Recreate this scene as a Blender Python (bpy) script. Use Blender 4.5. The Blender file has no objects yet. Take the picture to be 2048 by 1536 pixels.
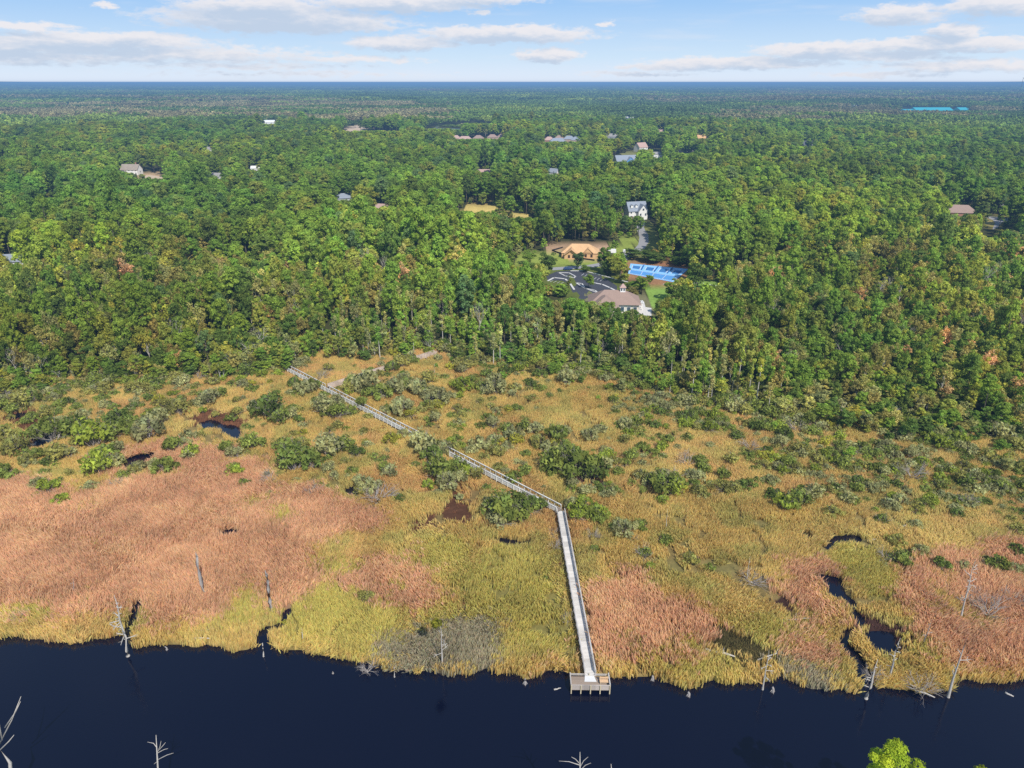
import bpy, math, random
import numpy as np
from mathutils import Vector, Matrix

rng = np.random.default_rng(11)
random.seed(11)
R = math.radians
scene = bpy.context.scene
COL = scene.collection

# ------------------------------------------------------------------ camera model
H = 85.0
PITCH = R(23.0)
FPX = 1422.0
SP, CP = math.sin(PITCH), math.cos(PITCH)

def at(px, py, z=0.0):
    """ground point (height z) seen at photo pixel px,py (2048x1536)"""
    u = (px - 1024) / FPX; v = (py - 768) / FPX
    dx, dy, dz = u, CP - v * SP, -(SP + v * CP)
    t = (z - H) / dz
    return Vector((dx * t, dy * t, z))

def proj(x, y, z):
    d = y * CP - (z - H) * SP
    d = np.where(np.abs(d) < 1e-3, 1e-3, d)
    u = 1024 + FPX * x / d
    v = 768 - FPX * (y * SP + (z - H) * CP) / d
    return u, v, d

cam_d = bpy.data.cameras.new('camera')
cam_d.sensor_width = 36.0
cam_d.lens = 36.0 * FPX / 2048.0
cam_d.clip_start = 0.5
cam_d.clip_end = 60000
cam = bpy.data.objects.new('camera', cam_d)
COL.objects.link(cam)
cam.location = (0, 0, H)
cam.rotation_euler = (math.pi / 2 - PITCH, 0, 0)
scene.camera = cam

# ------------------------------------------------------------------ render settings
scene.render.engine = 'CYCLES'
scene.view_settings.view_transform = 'Standard'
scene.view_settings.look = 'None'
scene.view_settings.exposure = 0
cy = scene.cycles
cy.max_bounces = 5
cy.diffuse_bounces = 2
cy.glossy_bounces = 2
cy.transmission_bounces = 2
cy.transparent_max_bounces = 4
cy.volume_bounces = 0
cy.sample_clamp_indirect = 4
cy.use_denoising = False
scene.render.film_transparent = False

# ------------------------------------------------------------------ node helper
class NT:
    def __init__(self, tree):
        self.t = tree
    def n(self, typ, **kw):
        nd = self.t.nodes.new(typ)
        for k, v in kw.items():
            setattr(nd, k, v)
        return nd
    def put(self, sock, v):
        if hasattr(v, 'is_linked') or isinstance(v, bpy.types.NodeSocket):
            self.t.links.new(v, sock)
        elif v is not None:
            sock.default_value = v
    def m(self, op, a, b=None, c=None, clamp=False):
        nd = self.n('ShaderNodeMath', operation=op); nd.use_clamp = clamp
        self.put(nd.inputs[0], a)
        if b is not None: self.put(nd.inputs[1], b)
        if c is not None: self.put(nd.inputs[2], c)
        return nd.outputs[0]
    def vm(self, op, a, b=None):
        nd = self.n('ShaderNodeVectorMath', operation=op)
        self.put(nd.inputs[0], a)
        if b is not None: self.put(nd.inputs[1], b)
        return nd.outputs['Value'] if op in ('LENGTH', 'DOT_PRODUCT') else nd.outputs[0]
    def mix(self, f, a, b, blend='MIX'):
        nd = self.n('ShaderNodeMix', data_type='RGBA', blend_type=blend)
        self.put(nd.inputs[0], f)
        self.put(nd.inputs[6], a); self.put(nd.inputs[7], b)
        return nd.outputs[2]
    def noise(self, vec, scale, detail=4, rough=0.55):
        nd = self.n('ShaderNodeTexNoise')
        if vec is not None: self.put(nd.inputs['Vector'], vec)
        nd.inputs['Scale'].default_value = scale
        nd.inputs['Detail'].default_value = detail
        nd.inputs['Roughness'].default_value = rough
        return nd.outputs[0]
    def sstep(self, x, lo, hi):
        nd = self.n('ShaderNodeMapRange', interpolation_type='SMOOTHSTEP')
        self.put(nd.inputs[0], x)
        nd.inputs[1].default_value = lo; nd.inputs[2].default_value = hi
        return nd.outputs[0]

def c4(c):
    return (c[0], c[1], c[2], 1.0)

# ------------------------------------------------------------------ world: sky and clouds
SUN_EL, SUN_ROT = R(46), R(154)
world = bpy.data.worlds.new('World')
scene.world = world
world.use_nodes = True
wt = NT(world.node_tree)
world.node_tree.nodes.clear()
sky = wt.n('ShaderNodeTexSky', sky_type='NISHITA')
sky.sun_disc = False
sky.sun_elevation = SUN_EL
sky.sun_rotation = SUN_ROT
sky.altitude = 0
sky.air_density = 1.0
sky.dust_density = 0.15
sky.ozone_density = 2.5
tc = wt.n('ShaderNodeTexCoord')
sx = wt.n('ShaderNodeSeparateXYZ')
world.node_tree.links.new(tc.outputs['Generated'], sx.inputs[0])
az = wt.m('ARCTAN2', sx.outputs[0], sx.outputs[1])
el = wt.m('ARCSINE', sx.outputs[2])
cb = wt.n('ShaderNodeCombineXYZ')
world.node_tree.links.new(az, cb.inputs[0]); world.node_tree.links.new(el, cb.inputs[1])
uv = cb.outputs[0]

def sky_dir(px, py):
    u = (px - 1024) / FPX; v = (py - 768) / FPX
    d = Vector((u, CP - v * SP, -(SP + v * CP))).normalized()
    return math.atan2(d.x, d.y), math.asin(d.z)

CLOUDS = [  # centre x,y, half width, half height, strength
    (560, 40, 235, 26, 1.0), (520, 16, 150, 22, 1.0), (800, 8, 190, 18, .95), (960, -4, 130, 14, .8), (690, 52, 120, 14, .8),
    (215, 82, 185, 19, .95), (60, 92, 150, 17, .9), (330, 108, 330, 20, .62), (90, 112, 260, 18, .6), (40, 52, 90, 8, .7),
    (805, 86, 115, 15, .95), (1015, 69, 185, 18, 1.0), (1095, 110, 72, 15, .95), (700, 118, 170, 9, .55), (480, 132, 260, 9, .45),
    (1470, 126, 200, 15, .85), (1640, 102, 120, 18, .95), (1880, 90, 175, 15, .95), (1330, 134, 130, 9, .6), (1740, 112, 160, 12, .7),
    (1800, 30, 80, 19, .85), (2000, 12, 90, 18, .9), (1910, 62, 44, 16, 1.0), (1940, 131, 170, 14, .7), (1270, 148, 120, 7, .5),
    (965, 27, 22, 7, .6), (208, 12, 26, 6, .6), (1215, 48, 20, 5, .55), (1760, 150, 130, 7, .5), (600, 148, 300, 7, .35)]

nz1 = wt.n('ShaderNodeTexNoise'); nz1.inputs['Scale'].default_value = 1.0
nz1.inputs['Detail'].default_value = 7; nz1.inputs['Roughness'].default_value = .62
uvs = wt.vm('MULTIPLY', uv, (34, 85, 1))
world.node_tree.links.new(uvs, nz1.inputs['Vector'])
warp = wt.vm('MULTIPLY', wt.vm('SUBTRACT', nz1.outputs[1], (.5, .5, .5)), (.050, .018, 0))

def cloud_density(off):
    p = wt.vm('ADD', wt.vm('ADD', uv, warp), off)
    acc = None
    for (px, py, a, b, s) in CLOUDS:
        u0, v0 = sky_dir(px, py)
        q = wt.vm('MULTIPLY', wt.vm('SUBTRACT', p, (u0, v0, 0)), (FPX / a * .92, FPX / b, 0))
        d = wt.m('MULTIPLY', wt.m('SUBTRACT', 1.04, wt.vm('LENGTH', q)), s)
        acc = d if acc is None else wt.m('MAXIMUM', acc, d)
    return acc

d0 = cloud_density((0, 0, 0))
d1 = cloud_density((.010, .0085, 0))
puff = wt.n('ShaderNodeTexNoise'); puff.inputs['Scale'].default_value = 1.0
puff.inputs['Detail'].default_value = 6; puff.inputs['Roughness'].default_value = .6
world.node_tree.links.new(wt.vm('MULTIPLY', uv, (60, 190, 1)), puff.inputs['Vector'])
dens = wt.m('ADD', d0, wt.m('MULTIPLY', wt.m('SUBTRACT', puff.outputs[0], .5), .9))
cov = wt.sstep(dens, .04, .46)
# faint high veil
veil = wt.n('ShaderNodeTexNoise'); veil.inputs['Scale'].default_value = 1.0; veil.inputs['Detail'].default_value = 5
world.node_tree.links.new(wt.vm('MULTIPLY', uv, (7, 60, 1)), veil.inputs['Vector'])
veilf = wt.m('MULTIPLY', wt.sstep(veil.outputs[0], .5, .75), .25)
cov = wt.m('MAXIMUM', wt.m('MULTIPLY', cov, .93), veilf)
lit = wt.m('ADD', d1, wt.m('MULTIPLY', wt.m('SUBTRACT', puff.outputs[0], .5), .8))
shade = wt.sstep(lit, -.08, .80)
BGS = 0.14
CS = 1.0 / BGS   # cloud radiance before the background strength
cloud_col = wt.mix(shade, (.87 * CS, .85 * CS, .875 * CS, 1), (.54 * CS, .64 * CS, .79 * CS, 1))  # lit tops and shaded undersides of the clouds mixed into their colour
ramp_ = wt.n('ShaderNodeValToRGB')
wt.put(ramp_.inputs[0], wt.m('MULTIPLY', el, 4.0, clamp=True))
cr_ = ramp_.color_ramp
cr_.elements[0].position = 0.0; cr_.elements[0].color = (.80 * .98, .88 * .98, .98, 1)
cr_.elements[1].position = 1.0; cr_.elements[1].color = (.17, .37, .80, 1)
e_ = cr_.elements.new(.12); e_.color = (.62, .79, .96, 1)
e_ = cr_.elements.new(.36); e_.color = (.36, .60, .93, 1)
low_sky = wt.vm('SCALE', ramp_.outputs[0]); low_sky.node.inputs['Scale'].default_value = 1.0 / BGS
high_sky = wt.mix(1.0, sky.outputs[0], (1.55, 1.42, 1.25, 1), 'MULTIPLY')
sky_col = wt.mix(wt.sstep(el, .10, .40), low_sky, high_sky)
full = wt.mix(cov, sky_col, cloud_col)
bg = wt.n('ShaderNodeBackground')
world.node_tree.links.new(full, bg.inputs[0])
bg.inputs[1].default_value = BGS
wo = wt.n('ShaderNodeOutputWorld')
world.node_tree.links.new(bg.outputs[0], wo.inputs[0])
world.cycles.sampling_method = 'MANUAL'
world.cycles.sample_map_resolution = 512

sun_d = bpy.data.lights.new('sun', 'SUN')
sun_d.energy = 5.0
sun_d.angle = R(0.53)
sun_d.color = (1.0, .955, .88)
sun = bpy.data.objects.new('sun', sun_d)
COL.objects.link(sun)
sd = Vector((math.sin(SUN_ROT) * math.cos(SUN_EL), math.cos(SUN_ROT) * math.cos(SUN_EL), math.sin(SUN_EL)))
sun.rotation_euler = sd.to_track_quat('Z', 'Y').to_euler()
sun.location = sd * 300

# ------------------------------------------------------------------ materials
MATS = {}
def new_mat(name):
    m = bpy.data.materials.new(name); m.use_nodes = True
    m.node_tree.nodes.clear()
    MATS[name] = m
    return m, NT(m.node_tree)

def out(nt, sh, vol=None):
    o = nt.n('ShaderNodeOutputMaterial')
    if sh is not None: nt.t.links.new(sh, o.inputs[0])
    if vol is not None: nt.t.links.new(vol, o.inputs[1])

def pos(nt):
    return nt.n('ShaderNodeNewGeometry').outputs['Position']

def plain(name, c, rough=.8, var=.25, scale=.6, spec=.2):
    m, nt = new_mat(name)
    tc_ = nt.n('ShaderNodeTexCoord').outputs['Object']
    nz = nt.noise(tc_, scale, 5, .65)
    nz2 = nt.noise(tc_, scale * 7, 3, .6)
    f = nt.m('ADD', nt.m('MULTIPLY', nz, .65), nt.m('MULTIPLY', nz2, .35))
    col = nt.mix(f, c4([x * (1 - var * 1.6) for x in c]), c4([min(1, x * (1 + var * 1.6)) for x in c]))
    b = nt.n('ShaderNodeBsdfPrincipled')
    nt.t.links.new(col, b.inputs['Base Color'])
    b.inputs['Roughness'].default_value = rough
    b.inputs['Specular IOR Level'].default_value = spec
    out(nt, b.outputs[0])
    return m

def leafmat(name, default, trans=.42):
    m, nt = new_mat(name)
    a = nt.n('ShaderNodeAttribute', attribute_type='INSTANCER', attribute_name='tint')
    s = nt.n('ShaderNodeAttribute', attribute_type='GEOMETRY', attribute_name='shade')
    col = nt.mix(1.0, nt.mix(1.0, a.outputs['Color'], (1.26, 1.21, .90, 1), 'MULTIPLY'), s.outputs['Color'], 'MULTIPLY')
    d = nt.n('ShaderNodeBsdfDiffuse'); nt.t.links.new(col, d.inputs[0])
    t = nt.n('ShaderNodeBsdfTranslucent')
    tcol = nt.mix(1.0, col, (1.25, 1.15, .5, 1), 'MULTIPLY')
    nt.t.links.new(tcol, t.inputs[0])
    mx = nt.n('ShaderNodeMixShader'); mx.inputs[0].default_value = trans
    nt.t.links.new(d.outputs[0], mx.inputs[1]); nt.t.links.new(t.outputs[0], mx.inputs[2])
    out(nt, mx.outputs[0])
    return m

def vcolmat(name, trans=0.0, rough=1.0, noise=None):
    m, nt = new_mat(name)
    s = nt.n('ShaderNodeAttribute', attribute_type='GEOMETRY', attribute_name='shade')
    col = s.outputs['Color']
    if noise:
        p = pos(nt)
        f = nt.noise(p, noise, 6, .7)
        f2 = nt.noise(p, noise * .07, 4, .6)
        g = nt.m('MULTIPLY', nt.m('ADD', nt.m('MULTIPLY', f, 1.3), .35), nt.m('ADD', nt.m('MULTIPLY', f2, .8), .6))
        col = nt.vm('SCALE', col); col.node.inputs['Scale'].default_value = 1
        nt.t.links.new(g, col.node.inputs['Scale'])
    d = nt.n('ShaderNodeBsdfDiffuse'); nt.t.links.new(col, d.inputs[0])
    sh = d.outputs[0]
    if trans:
        t = nt.n('ShaderNodeBsdfTranslucent'); nt.t.links.new(col, t.inputs[0])
        mx = nt.n('ShaderNodeMixShader'); mx.inputs[0].default_value = trans
        nt.t.links.new(d.outputs[0], mx.inputs[1]); nt.t.links.new(t.outputs[0], mx.inputs[2])
        sh = mx.outputs[0]
    out(nt, sh)
    return m

LEAF = leafmat('foliage', (.06, .1, .03))
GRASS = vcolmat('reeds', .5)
GROUND = vcolmat('soil', 0, noise=.9)
FARW = leafmat('far_canopy', (.05, .08, .03), .1)
BARK = plain('bark', (.15, .125, .10), .95, .35, 1.5)
PALEBARK = plain('pale_bark', (.50, .46, .40), .95, .3, 1.5)
DEADWOOD = plain('dead_wood', (.41, .38, .34), .9, .42, 2.0)
GREYWOOD = plain('grey_snag_wood', (.30, .27, .25), .9, .35, 2.0)
TWIG = plain('dead_twig', (.34, .30, .27), .95, .3, 1.0)

def water_mat():
    m, nt = new_mat('dark_river_water')
    p = pos(nt)
    b = nt.n('ShaderNodeBsdfPrincipled')
    f = nt.noise(p, .018, 3, .5)
    col = nt.mix(f, (.0011, .0024, .0125, 1), (.0022, .0027, .0120, 1))
    nt.t.links.new(col, b.inputs['Base Color'])
    b.inputs['Roughness'].default_value = .05
    b.inputs['IOR'].default_value = 1.42
    n1 = nt.noise(nt.vm('MULTIPLY', p, (1.0, 1.6, 1)), 2.2, 4, .6)
    n2 = nt.noise(nt.vm('MULTIPLY', p, (1.0, 1.4, 1)), .12, 2, .5)
    hgt = nt.m('ADD', n1, nt.m('MULTIPLY', n2, .6))
    bp = nt.n('ShaderNodeBump'); bp.inputs['Strength'].default_value = .08; bp.inputs['Distance'].default_value = .12
    nt.t.links.new(hgt, bp.inputs['Height'])
    nt.t.links.new(bp.outputs[0], b.inputs['Normal'])
    out(nt, b.outputs[0])
    return m
WATER = water_mat()

# ------------------------------------------------------------------ mesh helpers
def tag(o, label=None, cat=None, group=None, kind=None):
    if label: o['label'] = label
    if cat: o['category'] = cat
    if group: o['group'] = group
    if kind: o['kind'] = kind
    return o

def tri_mesh(name, V, F, shade=None, mats=(), midx=None, smooth=False):
    """V (n,3) F (m,3) numpy; shade (n,3) point colours"""
    me = bpy.data.meshes.new(name)
    V = np.asarray(V, np.float32); F = np.asarray(F, np.int32)
    me.vertices.add(len(V)); me.vertices.foreach_set('co', V.ravel())
    me.loops.add(F.size); me.loops.foreach_set('vertex_index', F.ravel())
    me.polygons.add(len(F))
    k = F.shape[1]
    me.polygons.foreach_set('loop_start', np.arange(0, F.size, k, dtype=np.int32))
    if midx is not None:
        me.polygons.foreach_set('material_index', np.asarray(midx, np.int32))
    if smooth:
        me.polygons.foreach_set('use_smooth', np.ones(len(F), bool))
    if shade is not None:
        a = me.attributes.new('shade', 'FLOAT_COLOR', 'POINT')
        sh = np.ones((len(V), 4), np.float32); sh[:, :3] = shade
        a.data.foreach_set('color', sh.ravel())
    for mm in mats: me.materials.append(mm)
    me.update(calc_edges=True)
    me.validate()
    return me

def link(name, me, parent=None, loc=None):
    o = bpy.data.objects.new(name, me)
    COL.objects.link(o)
    if parent is not None: o.parent = parent
    if loc is not None: o.location = loc
    return o

def empty(name, loc=(0, 0, 0), rz=0.0):
    o = bpy.data.objects.new(name, None)
    o.empty_display_size = .5
    COL.objects.link(o)
    o.location = loc; o.rotation_euler = (0, 0, rz)
    return o

class MB:
    """collects polygons into one mesh"""
    def __init__(self): self.v, self.f = [], []
    def poly(self, pts):
        i = len(self.v); self.v += [tuple(p) for p in pts]; self.f.append(tuple(range(i, i + len(pts))))
    def box(self, c, s, rz=0.0, m=None):
        cx, cy_, cz = c; hx, hy, hz = s[0] / 2, s[1] / 2, s[2] / 2
        i = len(self.v); ca, sa = math.cos(rz), math.sin(rz)
        for dz in (-hz, hz):
            for dx, dy in ((-hx, -hy), (hx, -hy), (hx, hy), (-hx, hy)):
                self.v.append((cx + dx * ca - dy * sa, cy_ + dx * sa + dy * ca, cz + dz))
        for q in ((3, 2, 1, 0), (4, 5, 6, 7), (0, 1, 5, 4), (1, 2, 6, 5), (2, 3, 7, 6), (3, 0, 4, 7)):
            self.f.append(tuple(i + k for k in q))
        return self
    def tube(self, pts, rads, n=6, cap=True):
        pts = [Vector(p) for p in pts]
        base = len(self.v)
        for k, p in enumerate(pts):
            t = (pts[min(k + 1, len(pts) - 1)] - pts[max(k - 1, 0)])
            t = t.normalized() if t.length > 1e-9 else Vector((0, 0, 1))
            a = t.cross(Vector((0, 0, 1)))
            if a.length < .05: a = t.cross(Vector((1, 0, 0)))
            a.normalize(); b = t.cross(a)
            for j in range(n):
                w = 2 * math.pi * j / n
                self.v.append(tuple(p + (a * math.cos(w) + b * math.sin(w)) * rads[k]))
        for k in range(len(pts) - 1):
            for j in range(n):
                j2 = (j + 1) % n
                self.f.append((base + k * n + j, base + k * n + j2, base + (k + 1) * n + j2, base + (k + 1) * n + j))
        if cap:
            self.f.append(tuple(base + j for j in range(n))[::-1])
            self.f.append(tuple(base + (len(pts) - 1) * n + j for j in range(n)))
        return self
    def mesh(self, name, mat, smooth=False):
        me = bpy.data.meshes.new(name)
        me.from_pydata(self.v, [], self.f)
        if smooth:
            for p in me.polygons: p.use_smooth = True
        if mat: me.materials.append(mat)
        me.update()
        return me
    def build(self, name, mat, parent=None, loc=None, smooth=False):
        return link(name, self.mesh(name, mat, smooth), parent, loc)
    def tris(self):
        F = []
        for f in self.f:
            for k in range(1, len(f) - 1): F.append((f[0], f[k], f[k + 1]))
        return np.array(self.v, np.float32), np.array(F, np.int32)

# ------------------------------------------------------------------ noise / polygons (numpy)
def _hash(ix, iy, seed):
    h = (ix.astype(np.int64) * 374761393 + iy.astype(np.int64) * 668265263 + seed * 1442695041) & 0xFFFFFFFF
    h = ((h ^ (h >> 13)) * 1274126177) & 0xFFFFFFFF
    h = h ^ (h >> 16)
    return (h & 0xFFFF) / 65535.0

def vnoise(x, y, scale, seed=0):
    x = np.asarray(x, float) / scale; y = np.asarray(y, float) / scale
    ix, iy = np.floor(x), np.floor(y)
    fx, fy = x - ix, y - iy
    fx = fx * fx * (3 - 2 * fx); fy = fy * fy * (3 - 2 * fy)
    a = _hash(ix, iy, seed); b = _hash(ix + 1, iy, seed); c = _hash(ix, iy + 1, seed); d = _hash(ix + 1, iy + 1, seed)
    return (a * (1 - fx) + b * fx) * (1 - fy) + (c * (1 - fx) + d * fx) * fy

def fbm(x, y, scale, seed=0, oct=4):
    s, w, tot = 0, 1.0, 0
    for k in range(oct):
        s = s + w * vnoise(x, y, scale / 2 ** k, seed + 17 * k); tot += w; w *= .5
    return s / tot

def inpoly(u, v, poly):
    u = np.asarray(u); v = np.asarray(v)
    ins = np.zeros(u.shape, bool)
    n = len(poly)
    j = n - 1
    for i in range(n):
        xi, yi = poly[i]; xj, yj = poly[j]
        if yi != yj:
            c = ((yi > v) != (yj > v)) & (u < (xj - xi) * (v - yi) / (yj - yi) + xi)
            ins ^= c
        j = i
    return ins

def polyline_y(u, pts):
    xs = [p[0] for p in pts]; ys = [p[1] for p in pts]
    return np.interp(u, xs, ys)

def segdist(x, y, a, b):
    ax, ay, bx, by = a[0], a[1], b[0], b[1]
    dx, dy = bx - ax, by - ay
    t = np.clip(((x - ax) * dx + (y - ay) * dy) / (dx * dx + dy * dy), 0, 1)
    return np.hypot(x - ax - t * dx, y - ay - t * dy)

# ------------------------------------------------------------------ the map of the marsh (photo outlines laid on the ground)
SHORE = [(-600, 1270), (-200, 1272), (0, 1276), (60, 1276), (110, 1283), (150, 1288), (200, 1281), (240, 1272), (262, 1296), (300, 1293), (360, 1291),
         (400, 1296), (440, 1292), (465, 1304), (505, 1298), (518, 1276), (534, 1290), (570, 1304), (600, 1296), (650, 1311), (700, 1321),
         (760, 1336), (790, 1341), (830, 1348), (870, 1341), (900, 1351), (940, 1348), (975, 1336), (990, 1350), (1020, 1346), (1050, 1360),
         (1080, 1355), (1085, 1341), (1130, 1347), (1220, 1357), (1280, 1356), (1310, 1350), (1330, 1366), (1380, 1381), (1420, 1366),
         (1500, 1368), (1540, 1366), (1560, 1356), (1580, 1368), (1620, 1381), (1650, 1384), (1690, 1381), (1702, 1391), (1725, 1390),
         (1740, 1386), (1760, 1371), (1800, 1381), (1900, 1386), (1912, 1361), (1960, 1366), (2048, 1361), (2300, 1356), (2700, 1350)]
FOREST_EDGE = [(-900, 800), (-100, 795), (0, 792), (60, 800), (130, 772), (250, 766), (400, 768), (500, 752), (580, 738), (640, 718), (700, 724),
               (780, 715), (870, 703), (960, 728), (1050, 738), (1150, 742), (1250, 757), (1330, 792), (1450, 818), (1600, 845),
               (1750, 878), (1900, 880), (2048, 900), (2150, 910), (2900, 930)]
CREEKS = [
    [(246, 1300), (256, 1262), (262, 1235), (277, 1203), (266, 1190), (276, 1200), (284, 1205), (270, 1238), (264, 1262), (262, 1300)],
    [(516, 1300), (524, 1262), (532, 1250), (560, 1248), (578, 1222), (586, 1217), (586, 1232), (566, 1256), (540, 1258), (532, 1270), (538, 1300)],
    [(1727, 1395), (1714, 1352), (1706, 1322), (1684, 1302), (1676, 1285), (1684, 1262), (1708, 1252), (1708, 1222), (1688, 1202), (1664, 1192),
     (1650, 1166), (1630, 1156), (1612, 1148), (1640, 1150), (1680, 1160), (1682, 1188), (1700, 1200), (1716, 1216), (1720, 1250), (1706, 1268), (1692, 1284),
     (1700, 1296), (1722, 1312), (1732, 1340), (1742, 1372), (1748, 1392)],
    [(1730, 1270), (1760, 1262), (1785, 1275), (1795, 1300), (1770, 1310), (1745, 1292)],
    [(440, 1068), (455, 1060), (480, 1062), (478, 1072), (462, 1076), (446, 1074)],
    [(236, 934), (252, 918), (290, 908), (322, 905), (312, 918), (286, 934), (262, 938)],
    [(58, 898), (78, 878), (96, 869), (112, 873), (104, 890), (84, 899)],
    [(398, 848), (424, 840), (450, 850), (474, 856), (488, 872), (476, 880), (462, 872), (430, 858), (404, 858)],
    [(14, 836), (40, 824), (58, 830), (40, 838)], [(78, 845), (98, 846), (92, 858), (78, 856)],
    [(690, 982), (704, 974), (724, 980), (716, 990), (698, 991)],
    [(1648, 1088), (1664, 1074), (1690, 1068), (1722, 1078), (1700, 1082), (1676, 1086), (1660, 1094)],
    [(1598, 1068), (1614, 1066), (1622, 1076), (1606, 1080)],
    [(985, 1084), (1005, 1077), (1040, 1082), (1066, 1079), (1050, 1090), (1010, 1094)]]
TAN, GOLD, YELLOW, RUSH, DARKOLIVE, MUD, BROWN = range(7)
PATCHES = [
    (TAN, [(-900, 1230), (-900, 960), (-60, 955), (60, 965), (100, 985), (150, 1005), (230, 975), (330, 965), (420, 935), (520, 930), (562, 962),
           (640, 985), (700, 1010), (765, 1035), (745, 1062), (690, 1062), (640, 1090), (612, 1118), (690, 1150), (716, 1128), (760, 1130), (828, 1118),
           (862, 1160), (874, 1198), (820, 1208), (742, 1200), (690, 1182), (640, 1172), (560, 1225), (500, 1182), (440, 1205), (412, 1246),
           (300, 1262), (262, 1195), (225, 1232), (120, 1228), (0, 1238)]),
    (TAN, [(180, 920), (330, 885), (470, 905), (430, 935), (300, 950), (200, 960)]),
    (TAN, [(1182, 1188), (1230, 1165), (1290, 1160), (1345, 1222), (1450, 1245), (1470, 1275), (1420, 1310), (1350, 1318), (1250, 1330), (1200, 1352), (1176, 1300)]),
    (TAN, [(1498, 1215), (1540, 1180), (1600, 1160), (1650, 1200), (1700, 1240), (1690, 1275), (1704, 1335), (1620, 1320), (1550, 1300), (1490, 1262)]),
    (TAN, [(1790, 1170), (1860, 1120), (2000, 1095), (2900, 1060), (2900, 1350), (2048, 1345), (1900, 1345), (1860, 1300), (1830, 1240)]),
    (TAN, [(1085, 1310), (1150, 1290), (1160, 1352), (1100, 1345)]),
    (TAN, [(1560, 1130), (1640, 1130), (1680, 1170), (1640, 1190), (1580, 1180)]),
    (YELLOW, [(560, 1240), (640, 1185), (700, 1180), (800, 1206), (830, 1235), (790, 1275), (768, 1335), (600, 1296), (570, 1300)]),
    (YELLOW, [(824, 1105), (860, 1075), (930, 1085), (940, 1110), (910, 1140), (860, 1145)]),
    (YELLOW, [(905, 1175), (1000, 1100), (1090, 1130), (1130, 1200), (1150, 1290), (1060, 1300), (1000, 1240), (930, 1230)]),
    (YELLOW, [(420, 1230), (450, 1202), (500, 1196), (520, 1222), (470, 1246)]),
    (YELLOW, [(1645, 1110), (1720, 1090), (1800, 1130), (1790, 1185), (1730, 1210), (1690, 1180)]),
    (YELLOW, [(1800, 1300), (1840, 1280), (1890, 1300), (1890, 1330), (1830, 1330)]),
    (YELLOW, [(1455, 1240), (1520, 1235), (1590, 1270), (1540, 1295), (1480, 1275)]),
    (YELLOW, [(640, 1125), (700, 1120), (720, 1150), (680, 1172), (640, 1165)]),
    (YELLOW, [(825, 1215), (880, 1200), (912, 1212), (900, 1240), (835, 1245)]),
    (YELLOW, [(1270, 1350), (1330, 1320), (1440, 1330), (1500, 1360), (1380, 1378)]),
    (DARKOLIVE, [(1404, 1312), (1438, 1262), (1492, 1288), (1566, 1306), (1534, 1345), (1488, 1352), (1450, 1325)]),
    (RUSH, [(762, 1300), (800, 1264), (850, 1240), (920, 1225), (985, 1236), (1005, 1270), (1024, 1310), (1016, 1345), (940, 1352), (860, 1348), (790, 1345)]),
    (RUSH, [(1530, 1352), (1540, 1322), (1580, 1311), (1630, 1330), (1672, 1362), (1668, 1384), (1600, 1382)]),
    (BROWN, [(800, 1072), (812, 1048), (850, 1030), (886, 1034), (884, 1060), (850, 1062), (812, 1092)]),
    (BROWN, [(884, 1000), (905, 968), (940, 985), (950, 1030), (1000, 1050), (950, 1062), (900, 1035)]),
    (BROWN, [(905, 1210), (930, 1205), (945, 1230), (905, 1232)]),
    (BROWN, [(1096, 1130), (1126, 1115), (1128, 1150), (1100, 1148)]),
    (MUD, [(1536, 1205), (1560, 1184), (1592, 1190), (1616, 1225), (1600, 1246), (1560, 1244)]),
    (MUD, [(1712, 1215), (1760, 1228), (1810, 1262), (1820, 1300), (1800, 1340), (1770, 1330), (1740, 1290), (1716, 1262)]),
    (BROWN, [(380, 838), (420, 820), (470, 822), (500, 850), (470, 868), (420, 860)]),
    (BROWN, [(0, 838), (40, 815), (100, 825), (110, 850), (60, 905), (40, 890)]),
    (MUD, [(1100, 925), (1150, 935), (1210, 960), (1200, 975), (1130, 965)]),
    (BROWN, [(1120, 985), (1160, 990), (1160, 1012), (1130, 1010)]),
]

def marsh_uv(x, y):
    """photo coordinates of ground points with naturally wandering outlines"""
    wx = x + (fbm(x, y, 7, 3) - .5) * 8.0 + (fbm(x, y, 1.8, 8, 2) - .5) * 1.2
    wy = y + (fbm(x, y, 7, 5) - .5) * 8.0 + (fbm(x, y, 1.8, 9, 2) - .5) * 1.2
    u, v, d = proj(wx, wy, 0.0)
    return u, v

def water_mask(x, y):
    wx = x + (fbm(x, y, 2.5, 21, 3) - .5) * 1.6
    wy = y + (fbm(x, y, 2.5, 25, 3) - .5) * 1.6
    u, v, d = proj(wx, wy, 0.0)
    w = (v > polyline_y(u, SHORE)) & (y > 52)
    for ox, oy in ((0, 0), (.35, 0), (-.35, 0), (0, .9)):
        u2, v2, d2 = proj(wx + ox, wy + oy, 0.0)
        for p in CREEKS:
            w |= inpoly(u2, v2, p)
    return w

BW_A = at(1181, 1352, .95); BW_B = at(1121, 1021, .95); BW_C = at(572, 736, .95)
BW_T = at(652, 776, .95); BW_D = at(872, 706, .95)
SEGS = [(BW_A, BW_B), (BW_B, BW_C), (BW_T, BW_D)]

def bw_dist(x, y):
    return np.minimum.reduce([segdist(x, y, a, b) for a, b in SEGS])

PAL = {  # base colours of the reeds in each patch (linear)
    TAN: (.67, .41, .235), GOLD: (.64, .475, .170), YELLOW: (.54, .46, .135), RUSH: (.42, .365, .235),
    DARKOLIVE: (.17, .14, .055), MUD: (.15, .08, .06), BROWN: (.29, .14, .075)}
HGT = {TAN: 1.75, GOLD: 1.35, YELLOW: 1.35, RUSH: 1.15, DARKOLIVE: .65, MUD: .55, BROWN: .6}

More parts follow.
